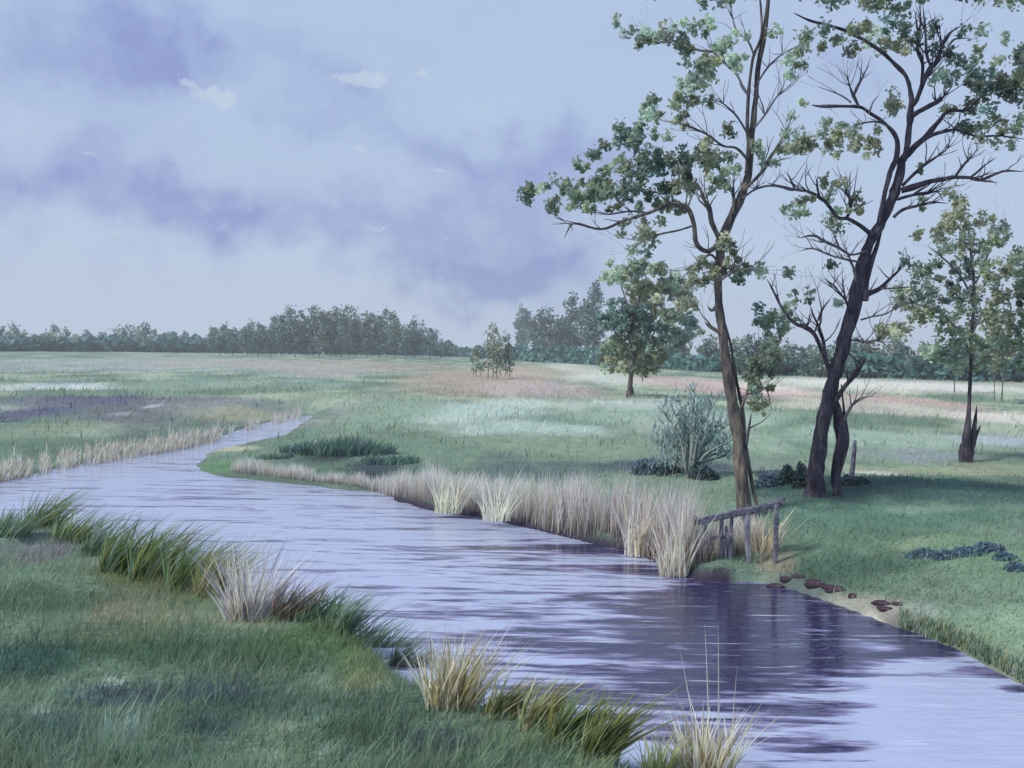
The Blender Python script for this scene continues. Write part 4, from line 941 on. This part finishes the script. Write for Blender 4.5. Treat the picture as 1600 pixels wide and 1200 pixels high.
# pale distant row, x 0..330 and right background
tops = [(0, 500), (30, 496), (55, 506), (90, 498), (130, 508), (160, 506), (200, 492), (240, 490), (260, 508), (300, 505), (330, 512)]
tx = np.array(tops, float); i = 0
for px in np.arange(-60, 336, 16):
    top = float(np.interp(px, tx[:, 0], tx[:, 1])) + r_.uniform(-5, 8)
    tree_at('horizon_tree', px + r_.uniform(-4, 4), 546 + px / 160 + r_.uniform(-1, 1), r_.uniform(22, 34), 533 - top, [['teal', 'pale'], ['teal'], ['teal', 'pale']][i % 3], 'pale blue green tree in the far row on the left horizon', 500 + i, 'trees of the far row on the left horizon', trunk_frac=.1, cover=1.4, leafpx=4)
    i += 1
i = 0
for px in np.arange(1150, 1760, 27):
    py = 586 + (px - 1150) * .02
    tree_at('hedge_tree', px + r_.uniform(-5, 5), py + r_.uniform(-2, 2), r_.uniform(44, 60), r_.uniform(46, 62), [['teal', 'pale'], ['teal'], ['teal', 'mid']][i % 3], 'rounded blue green tree in the hedge row behind the right meadow', 560 + i, 'trees of the hedge row behind the right meadow', trunk_frac=.08, cover=1.5, leafpx=5)
    i += 1

# low undergrowth that closes the woods: one mass each
def undergrowth(name, segs, n, leafm, tone, label, cover=1):
    r = np.random.default_rng(abs(hash(label)) % 1000 if False else len(label) * 7)
    S = np.array(segs, float); px = r.uniform(S[0, 0], S[-1, 0], n)
    base = np.interp(px, S[:, 0], S[:, 1]); hp = np.interp(px, S[:, 0], S[:, 2])
    w = at_z(px, base, .4); yy = w[:, 1] * (1 + r.uniform(0, .05, n)); x = w[:, 0] * yy / w[:, 1]
    hh = hp * w[:, 1] / F * (.55 + .6 * vnoise(px / 9.0, np.zeros(n), 5))
    z = .3 + hh * r.uniform(0, 1, n) ** .8
    c = np.column_stack([x, yy, z])
    nrm = r.normal(0, 1, (n, 3)) + np.array([0, -.8, .5]); nrm /= np.linalg.norm(nrm, axis=1)[:, None]
    u = np.cross(nrm, r.normal(0, 1, (n, 3))); u /= np.linalg.norm(u, axis=1)[:, None]; v = np.cross(nrm, u)
    s = (leafm * r.uniform(.5, 1.3, n))[:, None]
    V = np.stack([c + u * s, c + u * s * .3 + v * s * .7, c - u * s * .6 + v * s * .5, c - u * s, c - v * s * .7, c + u * s * .6 - v * s * .5], 1).reshape(-1, 3)
    pal = np.array([G_(*q) for q in TONES[tone]]); g = pal[r.integers(0, len(pal), n)] * 1.15 * (.8 + .4 * vnoise(px / 12.0, z, 9))[:, None]
    tag(build(name, V, np.arange(n * 6).reshape(n, 6), M_FAR, C=np.repeat(g, 6, 0)), label=label, cat='undergrowth', kind='stuff')
undergrowth('undergrowth', [(-120, 548, 20), (150, 549, 24), (340, 551, 28), (500, 553, 34), (650, 555, 30), (720, 557, 18), (820, 562, 14)], 9000, .75, 'teal', 'blue green undergrowth closing the foot of the left woods')
undergrowth('undergrowth', [(800, 563, 26), (940, 570, 30), (1100, 580, 26), (1300, 588, 34), (1500, 594, 34), (1760, 600, 36)], 9000, .42, 'teal', 'blue green undergrowth behind the pale heath on the right')

# ---------------------------------------------------------------- shrubs and low plants
def spiky_bush():
    b = ground(1078, 742); s = b[1] / F
    o = empty('spiky_bush', b, label='grey green spiky bush with bare forked stems left of the slender tree', cat='bush')
    r = random.Random(2); ps = []
    ends = [(1028, 665), (1033, 640), (1020, 690), (1050, 635), (1060, 620), (1070, 640), (1086, 605), (1090, 630), (1108, 640), (1125, 615), (1130, 650), (1140, 662), (1138, 690), (1125, 700), (1030, 705), (1045, 690), (1100, 665), (1115, 680), (1060, 680), (1148, 700), (1075, 660), (1095, 690), (1022, 718), (1136, 712)]
    tips = []
    for (ex, ey) in ends:
        e = at_depth(ex, ey, b[1] + r.uniform(-.5, .5)); m = b * .45 + e * .55 + np.array([(b[0] - e[0]) * .2, 0, .02]); st = b + np.array([(e[0] - b[0]) * .12, r.uniform(-.06, .06), -.03])
        ps.append(tube([st, m, e], [.03, .022, .008], 5, .2, 3, 4)); d = e - m
        for q in range(4):
            f = m + d * r.uniform(.0, .9); g = f + np.array([r.uniform(-.16, .16), r.uniform(-.1, .1), r.uniform(.06, .24)])
            ps.append(tube([f, (f + g) / 2 + np.array([r.uniform(-.02, .02), 0, 0]), g], [.016, .012, .005], 4, 0, 1, 1)); tips.append(g)
        tips.append(e); tips.append((m + e) / 2); tips.append(m)
    m_ = bark_material('bush_bark', (.15, .18, .18), (.23, .27, .265), (.32, .36, .35), 10, 1)
    V, Fc = join(ps); build('stems', V, Fc, m_, parent=o, smooth=True)
    T = np.array(tips); n = 1500; rr = np.random.default_rng(5)
    c = T[rr.integers(0, len(T), n)] + rr.normal(0, .06, (n, 3)); c[:, 2] -= .04
    H = rr.uniform(.06, .16, n); V, Fq, C = blades(c, H, rr.uniform(.02, .04, n), rr.normal(0, .06, (n, 2)), palette([(122, 142, 142), (106, 130, 128), (140, 158, 150), (96, 116, 124)], n) * 1.9, seg=2)
    build('leaves', V, Fq, M_LEAF, parent=o, C=C)
spiky_bush()

def low_plant(name, px, py, wpx, hpx, tone, label, cat, group=None, n=420, leafm=.03, seed=1, k=1.5):
    b = ground(px, py); s = b[1] / F; r = np.random.default_rng(seed)
    o = empty(name, b, label=label, cat=cat, group=group)
    a = r.uniform(0, 2 * math.pi, n); q = np.sqrt(r.uniform(0, 1, n)); t = r.uniform(0, 1, n)
    x = b[0] + np.cos(a) * q * wpx * s / 2; y = b[1] + np.sin(a) * q * wpx * s * .3
    env = np.sqrt(np.clip(1 - q ** 2, 0, 1)) * (.6 + .8 * vnoise(x * 7, y * 7, seed))
    z = height(x, y) + hpx * s * env * t
    c = np.column_stack([x, y, z])
    nrm = r.normal(0, 1, (n, 3)) + np.array([0, -.2, .6]); nrm /= np.linalg.norm(nrm, axis=1)[:, None]
    u = np.cross(nrm, r.normal(0, 1, (n, 3))); u /= np.linalg.norm(u, axis=1)[:, None]; v = np.cross(nrm, u)
    sz = (leafm * r.uniform(.5, 1.3, n))[:, None]
    V = np.stack([c + u * sz, c + u * sz * .3 + v * sz * .6, c - u * sz * .6 + v * sz * .45, c - u * sz, c - v * sz * .6, c + u * sz * .5 - v * sz * .5], 1).reshape(-1, 3)
    pal = np.array([G_(*k) for k in tone]); g = pal[r.integers(0, len(pal), n)] * k * (1 + r.normal(0, .15, (n, 1)))
    build('leaves', V, np.arange(n * 6).reshape(n, 6), M_LEAF, parent=o, C=np.repeat(g, 6, 0))
    ps = []
    for k in range(9):
        j = r.integers(n); p = c[j]; ps.append(tube([b + np.array([(p[0] - b[0]) * .4, (p[1] - b[1]) * .4, -.05]), (b + p) / 2, p], [.008, .006, .003], 4, 0, 1, 1))
    V, Fc = join(ps); build('stems', V, Fc, M_TWIG, parent=o)
DK = [(50, 68, 76), (58, 76, 84), (66, 88, 84), (46, 60, 70), (70, 92, 98), (82, 106, 96)]
BL = [(80, 100, 116), (90, 110, 124), (70, 94, 106), (98, 118, 130), (70, 98, 100)]
GD = 'dark low sedge clumps at the meadow edge across the river'
for i, (px, py, w, h, lab) in enumerate([(470, 706, 44, 18, 'small round dark sedge clump at the left end of its row'), (500, 708, 50, 28, 'dark blue sedge clump second in the row across the river'), (535, 705, 60, 32, 'highest dark sedge clump in the row across the river'),
        (572, 716, 60, 22, 'dark sedge clump right of the highest one'), (610, 724, 60, 16, 'low faint sedge clump at the right end of the row'), (430, 716, 40, 10, 'low dark clump on the tip of the green spit')]):
    tuft('sedge_clump', px, py, h * .85, w * 1.5, 500, [(66, 92, 94), (76, 106, 96), (86, 118, 98), (60, 82, 96), (104, 132, 110)], lab, 'sedge clump', GD, leanx=.15, fan=.4, wide=(.02, .045), k=1.7)
for i, (px, py, w, h, lab) in enumerate([(1200, 760, 44, 22, 'blue grey bush just right of the slender trunk'), (1232, 757, 34, 26, 'dark blue bush left of the twisted tree foot'), (1256, 762, 34, 40, 'dark bush leaning against the twisted tree foot'), (1010, 742, 50, 22, 'blue green low bush behind the reeds left of the spiky bush'), (1046, 742, 40, 26, 'deep blue low bush at the left foot of the spiky bush'),
        (1100, 748, 50, 22, 'dark low bush at the right foot of the spiky bush'), (1335, 757, 50, 14, 'dark low bush right of the twisted tree foot')]):
    low_plant('low_bush', px, py, w, h, DK if i not in (0, 3) else BL, lab, 'bush', 'low bushes round the big trees', 600, .035, 40 + i)
for i, (px, py, w, h, lab) in enumerate([(1442, 868, 44, 13, 'pale blue plant at the left end of the blue row on the bank'), (1476, 862, 34, 16, 'blue plant second from the left in the blue row'), (1512, 862, 50, 15, 'long low blue plant in the middle of the blue row'),
        (1545, 858, 40, 20, 'palest blue plant in the blue row'), (1572, 874, 34, 22, 'darkest blue plant near the right edge'), (1590, 884, 34, 14, 'green blue plant at the right end of the blue row')]):
    low_plant('blue_plant', px, py, w * 1.25, h * .6, BL, lab, 'plant', 'row of low blue plants on the right bank', 700, .017, 60 + i, 1.7)

# ---------------------------------------------------------------- broken fence, stakes, stones
def plank(p0, p1, w, t, seed=0):
    """rough rectangular timber from p0 to p1"""
    p0 = np.array(p0); p1 = np.array(p1); d = p1 - p0; ln = np.linalg.norm(d); d = d / ln
    side = np.array([0, 1, 0]) if abs(d[1]) < .9 else np.array([1, 0, 0]); u = np.cross(d, side); u /= np.linalg.norm(u); v = np.cross(d, u)
    r = random.Random(seed); V = []; n = 7
    for i in range(n):
        c = p0 + d * ln * i / (n - 1) + u * r.uniform(-.004, .004); a = 1 + r.uniform(-.10, .10)
        if i in (0, n - 1): a *= .82
        for (su, sv) in ((-1, -.7), (-.7, -1), (.7, -1), (1, -.7), (1, .7), (.7, 1), (-.7, 1), (-1, .7)):
            V.append(c + u * su * w / 2 * a + v * sv * t / 2 * a)
    Fc = [[i * 8 + j, i * 8 + (j + 1) % 8, i * 8 + 8 + (j + 1) % 8, i * 8 + 8 + j] for i in range(n - 1) for j in range(8)]
    Fc += [list(range(7, -1, -1)), [(n - 1) * 8 + k for k in range(8)]]
    return np.array(V), Fc
fb = ground(1150, 878); FY = fb[1]
fence = empty('broken_fence', fb, label='small broken wooden fence with a sloping grey rail in the reeds', cat='fence')
def fp(px, py, dy=0.0): return at_depth(px, py, FY + dy)
V, Fc = plank(fp(1090, 815, -.06), fp(1222, 786, .10), .075, .045, 1); build('rail', V, Fc, M_WOOD, parent=fence)
V, Fc = plank(fp(1168, 802, .11), fp(1226, 779, .16), .05, .05, 2); build('rail', V, Fc, M_WOOD, parent=fence)
for k, (x0, y0, x1, y1, w, m) in enumerate([(1086, 806, 1091, 890, .045, M_WOOD), (1213, 789, 1213, 840, .05, M_WOOD), (1101, 818, 1103, 880, .05, M_WOODP), (1166, 800, 1171, 862, .06, M_WOODP), (1128, 812, 1125, 866, .04, M_WOODP), (1143, 808, 1141, 860, .04, M_WOODP), (1135, 822, 1134, 870, .03, M_WOODP)]):
    a = fp(x0, y0, .03); c = fp(x1, y1, .03); c[2] = min(c[2], fb[2] - .05)
    V, Fc = plank(a, c, w, w * .8, 10 + k); build('post', V, Fc, m, parent=fence)
V, Fc = plank(fp(1100, 842, -.02), fp(1146, 836, -.02), .04, .025, 31); build('slat', V, Fc, M_WOOD, parent=fence)
def stake(px0, py0, px1, py1, w, label, m=M_WOOD):
    b = ground(px0, py0); t = at_depth(px1, py1, b[1] + .03)
    P = [b - np.array([0, 0, .15]), b * .6 + t * .4 + np.array([.01, 0, 0]), t]
    V, Fc = tube(P, [w / 2, w / 2 * .95, w / 2 * .7], 8, .15, 3, 3)
    tag(build('wooden_stake', V, Fc, m, origin=b, smooth=True), label=label, cat='stake')
stake(1329, 748, 1336, 688, .075, 'grey weathered stake right of the twisted tree')

STN = 'red brown stones along the sandy water edge'
sr = random.Random(9)
for (px, py, w, h, lab) in [(1212, 913, 26, 10, 'flat dark stone at the left end of the stone row'), (1228, 908, 18, 14, 'peaked red brown stone next to the left end of the row'), (1248, 906, 18, 9, 'small stone lying highest on the sand'), (1272, 918, 32, 17, 'largest rounded red brown stone in the row'),
        (1302, 927, 34, 13, 'long low stone touching the largest stone'), (1331, 928, 12, 13, 'small upright stone between the long stones'), (1378, 940, 32, 8, 'thin flat stone toward the right end of the row'), (1402, 942, 14, 9, 'small round stone at the right end of the row'), (1382, 949, 22, 6, 'dull flat stone below the right end of the row')]:
    b = ground(px, py + h * .4); s = b[1] / F
    n1, n2 = 14, 9; V = []; sd_ = sr.random() * 50
    for i in range(n2):
        ph = math.pi * i / (n2 - 1)
        for j in range(n1):
            th = 2 * math.pi * j / n1; d = np.array([math.sin(ph) * math.cos(th), math.sin(ph) * math.sin(th), math.cos(ph)])
            d = np.sign(d) * np.abs(d) ** .75
            k = .78 + .44 * float(vnoise(np.array([d[0] * 1.4 + sd_]), np.array([d[1] * 1.4 + d[2] * 2]), 4)[0])
            V.append(b + d * k * np.array([w * s / 2 * 1.05, w * s / 2 * .75, h * s * .38]) + np.array([0, 0, h * s * .12]))
    Fc = [[i * n1 + j, (i + 1) * n1 + j, (i + 1) * n1 + (j + 1) % n1, i * n1 + (j + 1) % n1] for i in range(n2 - 1) for j in range(n1)]
    tag(build('stone', V, Fc, M_STONE, origin=b, smooth=True), label=lab, cat='stone', group=STN)

# ---------------------------------------------------------------- air
def haze():
    m, t = material('haze_air'); n = t.nodes.new
    p = n('ShaderNodeVolumePrincipled'); p.inputs['Color'].default_value = (.92, .97, 1, 1); p.inputs['Density'].default_value = HAZE; p.inputs['Anisotropy'].default_value = .2
    o = n('ShaderNodeOutputMaterial'); t.links.new(p.outputs[0], o.inputs['Volume'])
    a, b, c0, c1 = -700, 700, -30, 1250
    x0, x1, y0, y1, z0, z1 = float(xs[0]) - 5, float(xs[-1]) + 5, float(ys[0]) - 5, float(ys[-1]) + 5, -1.8, 30
    V = [(x, y, z) for z in (z0, z1) for (x, y) in ((x0, y0), (x1, y0), (x1, y1), (x0, y1))]
    Fc = [[0, 3, 2, 1], [4, 5, 6, 7], [0, 1, 5, 4], [1, 2, 6, 5], [2, 3, 7, 6], [3, 0, 4, 7]]
    tag(build('haze', V, Fc, m), label='thin pale haze over the whole meadow', cat='haze', kind='stuff')
HAZE = .0013
haze()
